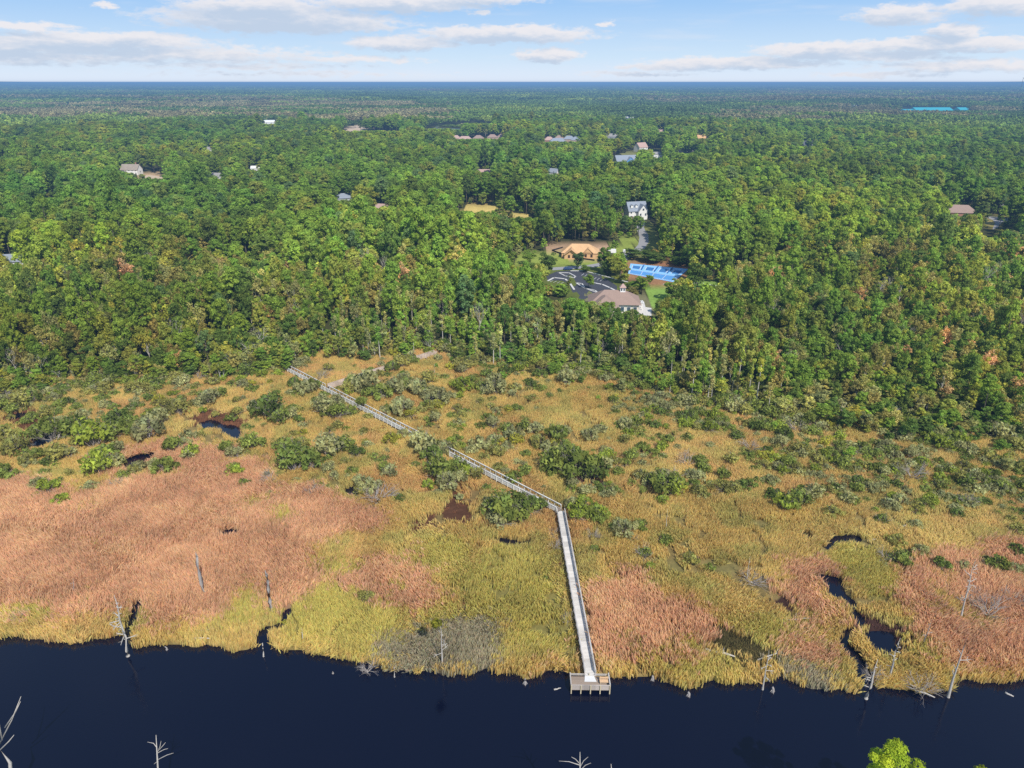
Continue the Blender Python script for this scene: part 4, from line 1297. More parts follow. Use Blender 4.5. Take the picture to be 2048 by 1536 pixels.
# ------------------------------------------------------------------ standing dead trees
SNAGS = [  # base px, top px, trunk radius, branches, tuft, material, label
    ((256, 1312), (228, 1190), .24, 16, 0, 0, 'tall white dead tree leaning left at the mouth of the left creek'),
    ((408, 1192), (394, 1114), .36, 0, 0, 1, 'thick grey broken trunk standing in the tan reeds'),
    ((543, 1224), (533, 1150), .38, 0, 0, 1, 'thick grey broken trunk with flared foot by the mid creek'),
    ((145, 1196), (146, 1156), .10, 2, 0, 1, 'thin short grey snag on the left tan reeds'),
    ((885, 1331), (880, 1246), .14, 9, 1, 0, 'white dead tree with a green tuft on top in the grey rush patch'),
    ((527, 1313), (525, 1286), .10, 0, 0, 0, 'short white post stub standing in the water at the mid creek'),
    ((606, 1286), (603, 1256), .10, 1, 0, 0, 'short pale snag at the edge of the yellow grass'),
    ((789, 1354), (788, 1334), .09, 0, 0, 0, 'tiny white stub at the left foot of the rush patch'),
    ((1525, 1379), (1538, 1300), .13, 9, 0, 0, 'pale dead tree with drooping limbs at the right rush patch'),
    ((1732, 1397), (1756, 1318), .22, 5, 0, 0, 'pale forked dead tree at the mouth of the right creek'),
    ((1778, 1358), (1801, 1276), .17, 10, 0, 0, 'pale branchy dead tree just right of the creek mouth'),
    ((1896, 1394), (1934, 1278), .20, 4, 0, 0, 'tall slim white dead tree leaning right at the river edge'),
    ((1845, 1293), (1864, 1238), .11, 6, 0, 1, 'small grey dead tree in the yellow tuft right of the creek'),
    ((1920, 1242), (1952, 1118), .16, 16, 0, 0, 'tall pale dead tree leaning right in the right tan reeds'),
    ((1494, 1162), (1500, 1112), .08, 1, 0, 0, 'thin white stem rising from the branch heap'),
    ((1332, 1062), (1335, 1018), .08, 1, 0, 0, 'thin pale stem in the golden grass right of the bend'),
    ((1088, 1012), (1087, 985), .06, 0, 0, 0, 'very thin stem beside the boardwalk bend'),
    ((870, 756), (869, 728), .07, 0, 0, 0, 'thin pale stem at the side boardwalk end'),
    ((152, 690), (147, 615), .16, 4, 0, 0, 'pale dead trunk among the dark trees at far left'),
    ((442, 765), (436, 728), .16, 1, 0, 0, 'pale broken trunk at the forest foot left of the boardwalk'),
    ((447, 763), (446, 722), .12, 1, 0, 0, 'slim pale stem next to the broken trunk at the forest foot'),
    ((68, 758), (60, 728), .14, 2, 0, 0, 'pale dead trunk at the left forest foot')]
def snag(bp, tp, rad, nbr, tuft, matk, label, i):
    r = np.random.default_rng(2000 + i)
    b = at(bp[0], bp[1], 0.0)
    _, _, d = proj(b.x, b.y, 0.0)
    # top: same distance from the lens as the foot, a little nearer as trees lean
    dirx = (tp[0] - 1024) / FPX; diry = (tp[1] - 768) / FPX
    dv = Vector((dirx, CP - diry * SP, -(SP + diry * CP)))
    t_ = b.y / dv.y
    top = Vector((0, 0, H)) + dv * t_
    hgt = top - b
    root = empty('dead_tree', b)
    tag(root, label, 'dead tree', 'standing dead trees of the marsh')
    mat = GREYWOOD if matk else DEADWOOD
    h = np.array(hgt)
    mb = MB()
    L = hgt.length
    pts = [np.array((0, 0, -.6)), np.array((0, 0, .1)), h * .08, h * .3 + r.normal(0, .012, 3) * L, h * .6 + r.normal(0, .015, 3) * L, h * .82 + r.normal(0, .012, 3) * L, h]
    tap = .62 if nbr == 0 else .12
    rr = [rad * 1.5, rad * 1.35, rad * 1.05, rad * (1 - (1 - tap) * .3), rad * (1 - (1 - tap) * .55), rad * (1 - (1 - tap) * .8), rad * tap]
    mb.tube(pts, rr, 7)
    if nbr == 0 and rad > .2:          # splintered top and root flare
        for q in range(3):
            a = q * 2.1; mb.tube([h * .97 + np.array((math.cos(a), math.sin(a), 0)) * rad * .3, h * 1.0 + np.array((math.cos(a) * rad * .4, math.sin(a) * rad * .4, .5 + .3 * q))], [rad * .3, .03], 4)
        for q in range(5):
            a = q * 1.256 + .3; mb.tube([np.array((math.cos(a) * rad * 2.2, math.sin(a) * rad * 2.2, -.1)), np.array((math.cos(a) * rad, math.sin(a) * rad, .7))], [rad * .25, rad * .5], 5)
    mb.build('trunk', mat, root, smooth=True)
    for q in range(nbr):
        t = .28 + .60 * (q + r.uniform(0, .8)) / nbr
        p0 = h * t
        a = r.uniform(0, 6.28)
        bl = L * r.uniform(.08, .24) * (1.2 - t)
        dirb = unit(np.array((math.cos(a), math.sin(a) * .8, r.uniform(-.15, .5))))
        mb = MB()
        q1 = p0 + dirb * bl * .6; q2 = p0 + dirb * bl + np.array((0, 0, r.normal(0, .12) * bl))
        mb.tube([p0, q1, q2], [rad * .40, rad * .28, .03], 4, cap=False)
        for _tw in range(int(r.integers(1, 4))):
            mb.tube([q1, q1 + unit(dirb + r.normal(0, .6, 3)) * bl * .45], [rad * .2, .02], 3, cap=False)
        mb.build('branch', mat, root)
    if tuft:
        C = h + r.normal(0, .33, (7, 3)) * np.array((1.2, 1.2, .35)) + np.array((-.5, 0, .1))
        V, F, S = leaf_cloud(C, np.full(7, .45), 34, .28, r)
        o = link('needle_tuft', tri_mesh('needle_tuft', V, F, S, [LEAF]), root)
        o['tint'] = [.16, .17, .03]
    return root
for i, s in enumerate(SNAGS): snag(*s, i)

# fallen logs
LOGS = [((1407, 1298), (1470, 1313), .22, 'long pale log lying across the dark olive patch'), ((1566, 1178), (1577, 1160), .18, 'short pale leaning log right of the branch heap'), ((1560, 1240), (1632, 1238), .09, 'thin pale log on the dark mud hollow'), ((1515, 1320), (1560, 1302), .10, 'thin log at the back of the right rush patch'),
        ((390, 1276), (420, 1277), .16, 'pale log lying near the water in the left grass'), ((395, 1262), (430, 1256), .10, 'thin pole lying above the left log'), ((1735, 1082), (1752, 1078), .16, 'small white log in the upper right grass'), ((1790, 1056), (1822, 1050), .12, 'pale log right of the dark brush heap'), ((1752, 1124), (1802, 1118), .16, 'pale log on the heap of grey branches'), ((830, 1082), (846, 1084), .12, 'short white log at the brown hollow'),
        ((1220, 1442 - 60), (1235, 1376), .10, 'small pale driftwood floating just left of the river platform'), ((1140, 1328), (1155, 1338), .10, 'forked white stick on the tan reeds by the boardwalk'), ((2012, 1380), (2030, 1386), .14, 'pale driftwood in the water at the right picture edge'), ((1960, 1124), (1986, 1140), .14, 'pale fallen trunk in the right reeds'), ((815, 862), (840, 868), .14, 'fallen stick left of the boardwalk'), ((925, 815), (935, 830), .12, 'bent stick right of the boardwalk middle'), ((1380, 1052), (1396, 1050), .12, 'small pale stick in the golden grass'), ((1808, 1370), (1870, 1395), .15, 'long pale trunk of the fallen crown at the right shore'), ((1540, 1226), (1500, 1222), .07, 'thin stick left of the mud hollow')]
for i, (a, b, rad, lab) in enumerate(LOGS):
    if i == 10: a = (1108, 1374); b = (1122, 1369)
    pa, pb = at(a[0], a[1], .55), at(b[0], b[1], .75)
    if i in (10, 12): pa.z = pb.z = .05
    r = np.random.default_rng(2500 + i)
    root = empty('fallen_log', pa)
    tag(root, lab, 'log', 'fallen logs and driftwood')
    v_ = np.array(pb - pa); L = np.linalg.norm(v_)
    mb = MB(); mb.tube([np.zeros(3), v_ * .35 + r.normal(0, .03, 3) * L, v_ * .7 + r.normal(0, .03, 3) * L, v_], [rad * 1.4, rad, rad * .85, rad * .5], 7)
    mb.build('trunk', DEADWOOD, root, smooth=True)
    for q in range(3):
        p0 = v_ * (.4 + .2 * q); dirb = unit(np.array((r.normal(0, 1), r.normal(0, 1), .7)))
        MB().tube([p0, p0 + dirb * L * .12, p0 + dirb * L * .2], [rad * .45, rad * .3, .02], 4).build('branch', DEADWOOD, root)

# small stumps standing in the water along the bank
STUMPS = [((1050, 1368), 'pale root stump in front of the grass tongue left of the platform'), ((1377, 1392), 'grey stump in the water right of the platform'), ((334, 1300), 'small white stub at the left bank'), ((725, 1340), 'pale stump among the driftwood tangle'), ((1905, 1372), 'small grey stub at the right bank'), ((666, 1347), 'tiny pale buoy like stub in the open water'), ((1545, 1384), 'grey stub under the right rush patch'), ((1305, 1360), 'small stump between grass tufts right of the platform')]
for i, (p, lab) in enumerate(STUMPS):
    b = at(p[0], p[1], 0); r = np.random.default_rng(2600 + i)
    root = empty('stump', b); tag(root, lab, 'stump', 'stumps along the river bank')
    mb = MB(); hgt = .35 if i == 5 else r.uniform(.7, 1.2); rad = .10 if i in (2, 4, 5) else .19
    mb.tube([(0, 0, -.5), (0, 0, .05), (r.normal(0, .05), 0, hgt * .6), (r.normal(0, .1), 0, hgt)], [rad * 1.5, rad * 1.35, rad, rad * .7], 7)
    for q in range(4):
        a = q * 1.57 + r.uniform(0, .6); mb.tube([(math.cos(a) * rad * 2.4, math.sin(a) * rad * 2.4, -.15), (math.cos(a) * rad * .7, math.sin(a) * rad * .7, hgt * .45)], [rad * .2, rad * .4], 5)
    mb.build('trunk', GREYWOOD, root, smooth=True)

# ------------------------------------------------------------------ boardwalk and river platform
def plank_mat(name, c, step=.145, axis=0, var=.22):
    m, nt = new_mat(name)
    o = nt.n('ShaderNodeTexCoord').outputs['Object']
    sp = nt.n('ShaderNodeSeparateXYZ'); nt.t.links.new(o, sp.inputs[0])
    x = sp.outputs[axis]
    w1 = nt.n('ShaderNodeTexWhiteNoise', noise_dimensions='1D'); nt.t.links.new(nt.m('FLOOR', nt.m('DIVIDE', x, step)), w1.inputs['W'])
    w2 = nt.n('ShaderNodeTexWhiteNoise', noise_dimensions='1D'); nt.t.links.new(nt.m('FLOOR', nt.m('DIVIDE', x, 1.83)), w2.inputs['W'])
    nz = nt.noise(o, 1.3, 5, .7)
    f = nt.m('ADD', nt.m('MULTIPLY', w1.outputs[0], .30), nt.m('ADD', nt.m('MULTIPLY', w2.outputs[0], .42), nt.m('MULTIPLY', nz, .38)))
    col = nt.mix(f, c4([q * (1 - var * 1.7) for q in c]), c4([min(.9, q * (1 + var * 1.3)) for q in c]))
    b = nt.n('ShaderNodeBsdfPrincipled'); nt.t.links.new(col, b.inputs['Base Color']); b.inputs['Roughness'].default_value = .85
    b.inputs['Specular IOR Level'].default_value = .15
    out(nt, b.outputs[0]); return m
DECKW = plank_mat('weathered_deck_boards', (.60, .565, .52), .145)
RAILW = plank_mat('weathered_rail_wood', (.50, .46, .42), 1.9, var=.18)
PALERAIL = plank_mat('bleached_rail_wood', (.76, .72, .65), 1.9, var=.2)
DARKDECK = plank_mat('brown_deck_boards', (.22, .18, .145), .145)  # dark brown boards of the far leg and side branch
POSTW = plain('post_timber', (.52, .44, .29), .85, .2, 2)
BENCHW = plain('bench_timber', (.62, .42, .25), .7, .12, 2)
RAMPW = plain('pale_ramp_panel', (.66, .65, .63), .7, .08, 2)

def leg_deck(root, A, B, width=1.5, z=.95, mat=DECKW, rails=(1, 1), rw=None, skip=None, trim=(0, 0)):
    d = B - A; L = d.length; ang = math.atan2(d.y, d.x)
    loc = A - root.location
    n_ = int(L / .145)
    mb = MB()
    for k in range(n_):
        mb.box((k * .145 + .0725, 0, z - .02), (.136, width + random.uniform(-.015, .015), .04))
    for s in (-1, 1):
        mb.box((L / 2, s * (width / 2 - .12), z - .16), (L, .05, .235))
    o = mb.build('deck', mat, root, (loc.x, loc.y, 0)); o.rotation_euler.z = ang
    for s, on in ((-1, rails[0]), (1, rails[1])):
        if not on: continue
        mb = MB()
        y = s * (width / 2 + .05)
        L0, L1 = trim
        spans = [(L0, L - L1)] if not skip or skip[0] != s else [(L0, skip[1]), (skip[2], L - L1)]
        for a_, b_ in spans:
            ln = b_ - a_; c = (a_ + b_) / 2
            mb.box((c, y, z + .93), (ln, .17, .045))
            for hz in ((.76,) if (rw is not None and rw.name == 'bleached_rail_wood' and s < 0) else (.20, .44, .68) if rw is None else (.10, .28, .46, .64, .80)):
                mb.box((c, y - s * .005, z + hz), (ln, .035, .135))
            mb.box((c, y, z - .12), (ln, .045, .20))
            q = a_ + .05
            while q < b_:
                mb.box((q, y + s * .065, (z + .9 - 1.2) / 2), (.10, .09, z + .9 + 1.2)); q += 1.83
        r_ = mb.build('railing', rw or RAILW, root, (loc.x, loc.y, 0)); r_.rotation_euler.z = ang
    return L, ang

ZD = .95
A0, B0, C0 = Vector((BW_A.x, BW_A.y, 0)), Vector((BW_B.x, BW_B.y, 0)), Vector((BW_C.x, BW_C.y, 0))
T0, D0 = Vector((BW_T.x, BW_T.y, 0)), Vector((BW_D.x, BW_D.y, 0))
bw = empty('boardwalk', A0)
tag(bw, 'long weathered grey railed boardwalk bending across the marsh to the river', 'boardwalk')
leg_deck(bw, A0, B0, trim=(.3, .6))
tt = (T0 - B0).length
leg_deck(bw, B0, C0, width=1.38, rails=(1, 1), mat=DARKDECK, rw=PALERAIL, skip=(-1, tt - .9, tt + .9), trim=(.5, 0))
sb = empty('side_boardwalk', T0)
tag(sb, 'short brown side boardwalk forking right towards the forest edge', 'boardwalk')
dirT = (D0 - T0).normalized()
leg_deck(sb, T0 + dirT * .95, D0, width=1.15, z=.95, mat=DARKDECK, rw=plank_mat('brown_rail_wood', (.55, .44, .36), 1.9, var=.2))

P0, P1 = at(1142.5, 1377, .85), at(1219.5, 1378, .85)
pw = (P1 - P0).length; pang = math.atan2(P1.y - P0.y, P1.x - P0.x)
pf = empty('river_platform', Vector((P0.x, P0.y, 0)), pang)
tag(pf, 'weathered timber fishing platform on posts at the river end of the boardwalk', 'platform')
PDp, pz = 2.45, .85
mb = MB()
for k in range(int(PDp / .145)): mb.box((pw / 2, k * .145 + .0725, pz - .02), (pw, .136, .04))
mb.box((pw / 2, .03, pz - .17), (pw, .06, .25)); mb.box((pw / 2, PDp - .03, pz - .17), (pw, .06, .25))
for s in (.03, pw - .03): mb.box((s, PDp / 2, pz - .17), (.06, PDp - .13, .25))
mb.build('deck', plank_mat('platform_boards', (.30, .235, .185), .145, 1), pf)
mb = MB()
for hz in (-.1, .12, .34, .56): mb.box((pw / 2, -.045, pz + hz), (pw + .1, .03, .19))
mb.box((pw / 2, -.045, pz + .74), (pw + .2, .20, .045))
mb.build('railing', plank_mat('platform_rail_boards', (.38, .33, .29), 1.5, 0), pf)
for s, x in ((-1, -.045), (1, pw + .045)):
    mb = MB()
    for hz in (.12, .34, .56): mb.box((x, PDp / 2 + .05, pz + hz), (.03, PDp - .15, .15))
    mb.box((x, PDp / 2 + .06, pz + .74), (.14, PDp - .1, .04))
    mb.build('railing', RAILW, pf)
for (xa, xb) in ((0, 2.1), (3.75, pw)):
    mb = MB()
    mb.box(((xa + xb) / 2, PDp + .045, pz + .42), (xb - xa, .10, .04)); mb.box(((xa + xb) / 2, PDp + .045, pz + .2), (xb - xa, .03, .12))
    mb.build('railing', RAILW, pf)
for k in range(5):
    mb = MB().box((pw * k / 4, -.13, (pz + .78 - 2.2) / 2), (.15, .14, pz + .78 + 2.2))
    mb.build('post', POSTW, pf)
for k in range(3):
    MB().box((pw * k / 2, PDp + .12, (pz + .45 - 1.6) / 2), (.14, .13, pz + .45 + 1.6)).build('post', POSTW, pf)
mb = MB()
mb.poly([(2.25, PDp + .2, pz + .075), (3.6, PDp + .2, pz + .075), (3.95, 1.35, pz + .012), (2.1, 1.35, pz + .012)])
mb.build('ramp', RAMPW, pf)
bl = at(1208, 1366.5, .85)
bench = empty('bench', (bl.x, bl.y, pz), pang)
tag(bench, 'orange tan timber bench on the right end of the river platform', 'bench')
mb = MB()
for k in range(5): mb.box((0, -.26 + k * .13, .46), (1.35, .115, .045))
mb.build('seat', BENCHW, bench)
mb = MB()
for k in range(3): mb.box((0, .37, .62 + k * .13), (1.35, .035, .115))
mb.build('backrest', BENCHW, bench)
for s in (-.58, .58):
    MB().box((s, -.2, .22), (.09, .09, .43)).build('leg', POSTW, bench)
    MB().box((s, .43, .46), (.09, .07, .92)).build('leg', POSTW, bench)

# ------------------------------------------------------------------ buildings
WALLS = {'white': plain('white_siding', (.74, .73, .70), .7, .05, .8), 'cream': plain('cream_siding', (.62, .55, .45), .8, .08, .8), 'tan': plain('tan_brick', (.42, .31, .23), .9, .15, 1.2),
         'osb': plain('bare_sheathing', (.60, .37, .19), .85, .25, .5), 'blue': plain('blue_siding', (.10, .30, .62), .7, .06, .8), 'grey': plain('grey_siding', (.42, .43, .45), .8, .08, .8), 'brick': plain('red_brick', (.36, .19, .13), .9, .15, 1.2), 'teal': plain('teal_panel', (.05, .42, .46), .5, .06, .1)}
ROOFS = {'slate': plain('blue_grey_shingles', (.25, .28, .33), .85, .12, .8), 'brown': plain('brown_shingles', (.31, .22, .18), .9, .14, .8), 'grey': plain('grey_shingles', (.30, .29, .29), .9, .14, .8), 'mottled': plain('weathered_shingles', (.30, .25, .20), .9, .3, .4),
         'osb': WALLS['osb'], 'pink': plain('pinkish_shingles', (.44, .30, .26), .9, .12, .8), 'teal': plain('teal_metal_roof', (.04, .36, .44), .6, .08, .05), 'dark': plain('dark_shingles', (.10, .11, .12), .85, .15, .8), 'white': plain('white_roof', (.72, .72, .70), .7, .06, .5)}
GLASS = plain('window_glass', (.05, .07, .09), .15, .1, 1, .6)
DOORM = plain('door_paint', (.16, .10, .07), .6, .1, 1)
TRIM = plain('white_trim', (.78, .77, .75), .6, .04, 1)

def gable_roof(mb, w, d, z, rh, ov=.45, cx=0, cy=0, along='x', th=.22):
    """ridge along x (or y); a closed roof body"""
    def P(x, y, q): return (cx + (x if along == 'x' else y), cy + (y if along == 'x' else x), q)
    W2, D2 = w / 2 + ov, d / 2 + ov
    e = z - rh * ov / (d / 2)
    a, b, c_, d_ = P(-W2, -D2, e), P(W2, -D2, e), P(W2, D2, e), P(-W2, D2, e)
    r0, r1 = P(-W2, 0, z + rh), P(W2, 0, z + rh)
    lo = lambda p: (p[0], p[1], p[2] - th)
    mb.poly([a, b, r1, r0]); mb.poly([c_, d_, r0, r1])
    mb.poly([lo(a), lo(r0), lo(r1), lo(b)]); mb.poly([lo(c_), lo(r1), lo(r0), lo(d_)])
    mb.poly([a, lo(a), lo(b), b]); mb.poly([c_, lo(c_), lo(d_), d_])
    for s0, s1, s2 in ((a, r0, d_), (b, r1, c_)):
        mb.poly([s0, s1, lo(s1), lo(s0)]); mb.poly([s1, s2, lo(s2), lo(s1)])

def hip_roof(mb, w, d, z, rh, ov=.5, cx=0, cy=0):
    W2, D2 = w / 2 + ov, d / 2 + ov
    k_ = min(W2, D2) * .92
    if W2 >= D2: r0, r1 = (cx - W2 + k_, cy, z + rh), (cx + W2 - k_, cy, z + rh)
    else: r0, r1 = (cx, cy - D2 + k_, z + rh), (cx, cy + D2 - k_, z + rh)
    a, b, c_, d_ = (cx - W2, cy - D2, z), (cx + W2, cy - D2, z), (cx + W2, cy + D2, z), (cx - W2, cy + D2, z)
    if W2 >= D2:
        mb.poly([a, b, r1, r0]); mb.poly([b, c_, r1]); mb.poly([c_, d_, r0, r1]); mb.poly([d_, a, r0])
    else:
        mb.poly([a, b, r0]); mb.poly([b, c_, r1, r0]); mb.poly([c_, d_, r1]); mb.poly([d_, a, r0, r1])
    mb.poly([d_, c_, b, a])

def wall_body(mb, w, d, h, cx=0, cy=0, gable=0, along='x'):
    mb.box((cx, cy, h / 2 - .1), (w, d, h + .2))
    if gable:
        for s in (-1, 1):
            if along == 'x':
                x = cx + s * (w / 2 - .02); mb.poly([(x, cy - d / 2, h), (x, cy + d / 2, h), (x, cy, h + gable)])
            else:
                y = cy + s * (d / 2 - .02); mb.poly([(cx - w / 2, y, h), (cx + w / 2, y, h), (cx, y, h + gable)])

def window(root, x, y, z, w=1.0, h=1.4, face='y'):
    mb = MB()
    if face == 'y': mb.box((x, y, z), (w + .24, .08, h + .24))
    else: mb.box((x, y, z), (.08, w + .24, h + .24))
    f = mb.build('window', TRIM, root)
    mb = MB()
    if face == 'y': mb.box((x, y - .05, z), (w, .05, h))
    else: mb.box((x + (.05 if x > 0 else -.05), y, z), (.05, w, h))
    mb.build('pane', GLASS, f)

def house(px, py, w, d, wh, rh, rot, wall, roof, label, hip=False, wing=None, wins=3, dormers=0, chimney=False, name='house', group=None, along='x', gwall=None):
    loc = at(px, py, GZ)
    root = empty(name, loc, R(rot)); tag(root, label, 'house', group)
    mb = MB(); wall_body(mb, w, d, wh, 0, 0, 0 if hip else rh, along); mb.build('wall', WALLS[wall], root)
    mb = MB()
    (hip_roof if hip else (lambda m_, *a: gable_roof(m_, *(a if along == 'x' else (d, w) + a[2:]), along=along)))(mb, w, d, wh, rh)
    rf = mb.build('roof', ROOFS[roof], root)
    if wing:                              # cross gable towards the viewer: x, width, out, wall height, roof height
        x, ww, o_, h2, r2 = wing
        mb = MB(); cyy = -d / 2 - o_ / 2 + .3
        wall_body(mb, ww, o_ + .6, h2, x, cyy, r2, 'y'); mb.build('wing_wall', WALLS[gwall or wall], root)
        mb = MB(); gable_roof(mb, o_ + .6 + d * .45, ww, h2 + .02, r2, .35, x, cyy + d * .22, 'y'); mb.build('wing_roof', ROOFS[roof], root)
        window(root, x, -d / 2 - o_ - .03, h2 + r2 * .25, 1.2, 1.3)
        for s in (-.28, .28): window(root, x + s * ww, -d / 2 - o_ - .03, h2 * .6, 1.1, 1.5)
    for k in range(wins):
        x = -w / 2 + w * (k + .5) / wins
        if wing and abs(x - wing[0]) < wing[1] / 2 + .3: continue
        for lv in range(1 if wh < 4.6 else 2):
            window(root, x, -d / 2 - .03, 1.7 + 2.9 * lv)
    window(root, w / 2 + .03, 0, wh * .55, 1.1, 1.4, 'x')
    mb = MB().box((-w * .08 if not wing else -w * .3, -d / 2 - .03, 1.05), (1.0, .09, 2.1)); mb.build('door', DOORM, root)
    for k in range(dormers):
        x = -w / 2 + w * (k + .7) / (dormers + .4) * .6
        mb = MB(); mb.box((x, -d * .30, wh + rh * .45), (1.6, 1.8, 1.6)); dm = mb.build('dormer', WALLS[wall], rf)
        mb = MB(); gable_roof(mb, 2.0, 1.7, wh + rh * .45 + .8, .7, .15, x, -d * .30, 'y'); mb.build('dormer_roof', ROOFS[roof], rf)
    if chimney:
        MB().box((w * .3, .6, wh + rh * .8), (1.0, .9, rh * 1.1)).build('chimney', WALLS['brick'], rf)
    return root

house(1270, 436, 13, 9, 5.8, 5.2, 14, 'white', 'slate', 'white gabled house with blue grey roof at the head of the curved road', wing=(2.6, 6.4, 2.5, 5.6, 4.2), dormers=2, wins=4)
house(265, 349, 17, 10, 5.4, 4.6, -4, 'white', 'mottled', 'white house with mottled brown roof and porch at left in the pines', wing=(-4.5, 5, 1.5, 3.2, 2.0), wins=5, chimney=True)
house(513, 344, 9, 8, 4.2, 2.0, 8, 'white', 'white', 'small white roofed house left of centre in the pines')
house(434, 362, 10, 7, 4.5, 3, -15, 'white', 'grey', 'white house half hidden by pines right of the mottled roof house')
house(692, 406, 15, 9, 4.2, 3.2, 25, 'grey', 'slate', 'low blue grey roofed house in the left centre pines', hip=True)
house(765, 424, 11, 8, 3.2, 2.6, -20, 'tan', 'pink', 'small pinkish roofed house left of the sandy glade')
house(970, 350, 14, 8, 3.2, 2.4, 5, 'cream', 'pink', 'low pale roofed house by the small tawny clearing')
for i, (px, py, w, rot, wl, rf_, lab) in enumerate([
        (912, 281, 16, 10, 'cream', 'pink', 'leftmost pinkish roofed house of the left far row'), (930, 283, 22, 5, 'tan', 'pink', 'broad pinkish roofed house second in the left far row'), (957, 281, 17, -5, 'cream', 'brown', 'pale brown roofed house third in the left far row'), (985, 279, 17, 0, 'tan', 'brown', 'brown roofed house fourth in the left far row'), (1003, 278, 14, 6, 'cream', 'brown', 'small house at the right end of the left far row')]):
    house(px, py, w, 12, 3.4, 4.6, rot, wl, rf_, lab, hip=True, wins=2, group='far row of hipped roof houses')
for i, (px, py, w, rot, wl, rf_, lab) in enumerate([
        (1098, 285, 16, 8, 'brick', 'pink', 'orange brick house at the left end of the middle far row'), (1120, 282, 18, 0, 'cream', 'brown', 'tan hipped house behind the middle far row'), (1115, 288, 24, 4, 'white', 'slate', 'broad grey roofed house in front of the middle far row'), (1138, 283, 18, -4, 'tan', 'slate', 'grey hipped house right of the tan one in the middle far row'), (1153, 285, 17, -6, 'tan', 'slate', 'grey hipped tan walled house at the right end of the middle far row')]):
    house(px, py, w, 12, 3.8, 4.8, rot, wl, rf_, lab, hip=True, wins=2, group='far row of hipped roof houses')
house(1250, 328, 24, 13, 4.0, 5.6, 12, 'white', 'slate', 'blue grey roofed house with a bright blue gable', wing=(3.5, 9, 2, 4.0, 4.2), wins=4, gwall='blue')
house(1281, 303, 15, 11, 6.0, 5.4, 35, 'white', 'pink', 'white house with steep pinkish roof behind the blue gabled house', wins=3)
house(1314, 321, 11, 9, 7.5, 2.2, 5, 'white', 'grey', 'tall pale house right of the blue gabled house', wins=2)
house(1370, 306, 20, 12, 6.0, 4.8, 30, 'white', 'slate', 'white and blue house half hidden by dark pines', wins=3)
house(1405, 281, 22, 14, 4.5, 7.0, 10, 'osb', 'osb', 'distant unfinished house with bright orange bare sheathing', hip=False, wins=0)
house(1222, 281, 24, 12, 6.5, 4.0, -20, 'grey', 'grey', 'greyish pink house in the pines above the villa group', wins=3)
house(1612, 296, 18, 11, 4.6, 5.2, 20, 'white', 'dark', 'dark roofed white gabled house alone at right in the forest', wing=(3, 6, 1.5, 4.4, 3.6), wins=2)
house(1105, 353, 11, 8, 4.6, 3.2, -25, 'white', 'slate', 'small pale house under the middle far row', wins=2)
house(1320, 267, 18, 10, 4, 3.5, 0, 'white', 'pink', 'distant pale house above the pinkish roofed house', wins=2)
house(1915, 434, 20, 11, 3.6, 4.6, -12, 'brick', 'brown', 'brown roofed brick house left of the cul de sac', hip=True, wins=4)
house(33, 532, 10, 8, 3.4, 2.8, 15, 'white', 'slate', 'small grey roofed house at the left picture edge', wins=2)
house(423, 305, 13, 9, 4.2, 3, 0, 'white', 'grey', 'distant small pale house left of centre', wins=1)
house(540, 250, 22, 16, 6, 4, 8, 'white', 'white', 'distant white building left of the sand road', wins=2)
house(133, 211, 36, 20, 11, 5, 0, 'cream', 'white', 'lonely pale building on the far left plain', wins=2)
house(1296, 182, 70, 40, 14, 6, 0, 'white', 'white', 'tiny white building near the horizon', wins=2)
house(1258, 240, 30, 14, 5, 3, 0, 'white', 'white', 'distant long white roof at centre right', wins=2)
house(1703, 216, 26, 16, 8, 5, 0, 'white', 'white', 'small distant white house left of the teal roofs', wins=2)
for (px, py, w, rh, lab) in ((1830, 223, 92, 4, 'long low teal roofed hall at the left of the teal group'), (1861, 223, 120, 12, 'largest teal roofed hall in the distance'), (1926, 223, 46, 12, 'small teal roofed hall right of the largest one')):
    house(px, py, w, 40, 5, rh * .6, 4, 'teal', 'teal', lab, wins=3, name='hall', group='teal roofed halls')
for (px, w, lab) in ((1972, 26, 'tan far building right of the teal halls'), (1993, 20, 'pale far building at the right picture edge')):
    house(px, 225, w, 20, 8, 3, 0, 'cream', 'white', lab, wins=2)

# unfinished house with bare sheathing
uh = empty('unfinished_house', at(1160, 512, GZ), R(-6)); tag(uh, 'unfinished house of bare orange sheathing on a tan lot behind the lawn', 'house')
mb = MB(); mb.box((0, 0, 1.3), (19, 11, 2.8)); mb.box((-4.5, -5.5, 1.25), (7, 5, 2.7)); mb.build('wall', WALLS['osb'], uh)
mb = MB(); hip_roof(mb, 19, 11, 2.7, 3.8, .4); mb.build('roof', ROOFS['osb'], uh)
mb = MB(); gable_roof(mb, 9.5, 7, 2.72, 2.6, .3, -4.5, -4.2, 'y'); mb.poly([(-8, -7.98, 2.6), (-1, -7.98, 2.6), (-4.5, -7.98, 5.2)]); mb.build('wing_roof', ROOFS['osb'], uh)
mb = MB(); gable_roof(mb, 8, 5, 3.2, 2.2, .2, 4.2, -2.0, 'y'); mb.poly([(1.7, -5.9, 3.1), (6.7, -5.9, 3.1), (4.2, -5.9, 5.3)]); mb.build('gable', ROOFS['osb'], uh)
for x in (-5.6, -3.4, 3, 6): MB().box((x, -8.03 if x < 0 else -5.53, 1.4), (1.1, .08, 1.5)).build('window_opening', plain('dark_opening', (.05, .03, .02), .9, .1, 1) if 'dark_opening' not in MATS else MATS['dark_opening'], uh)

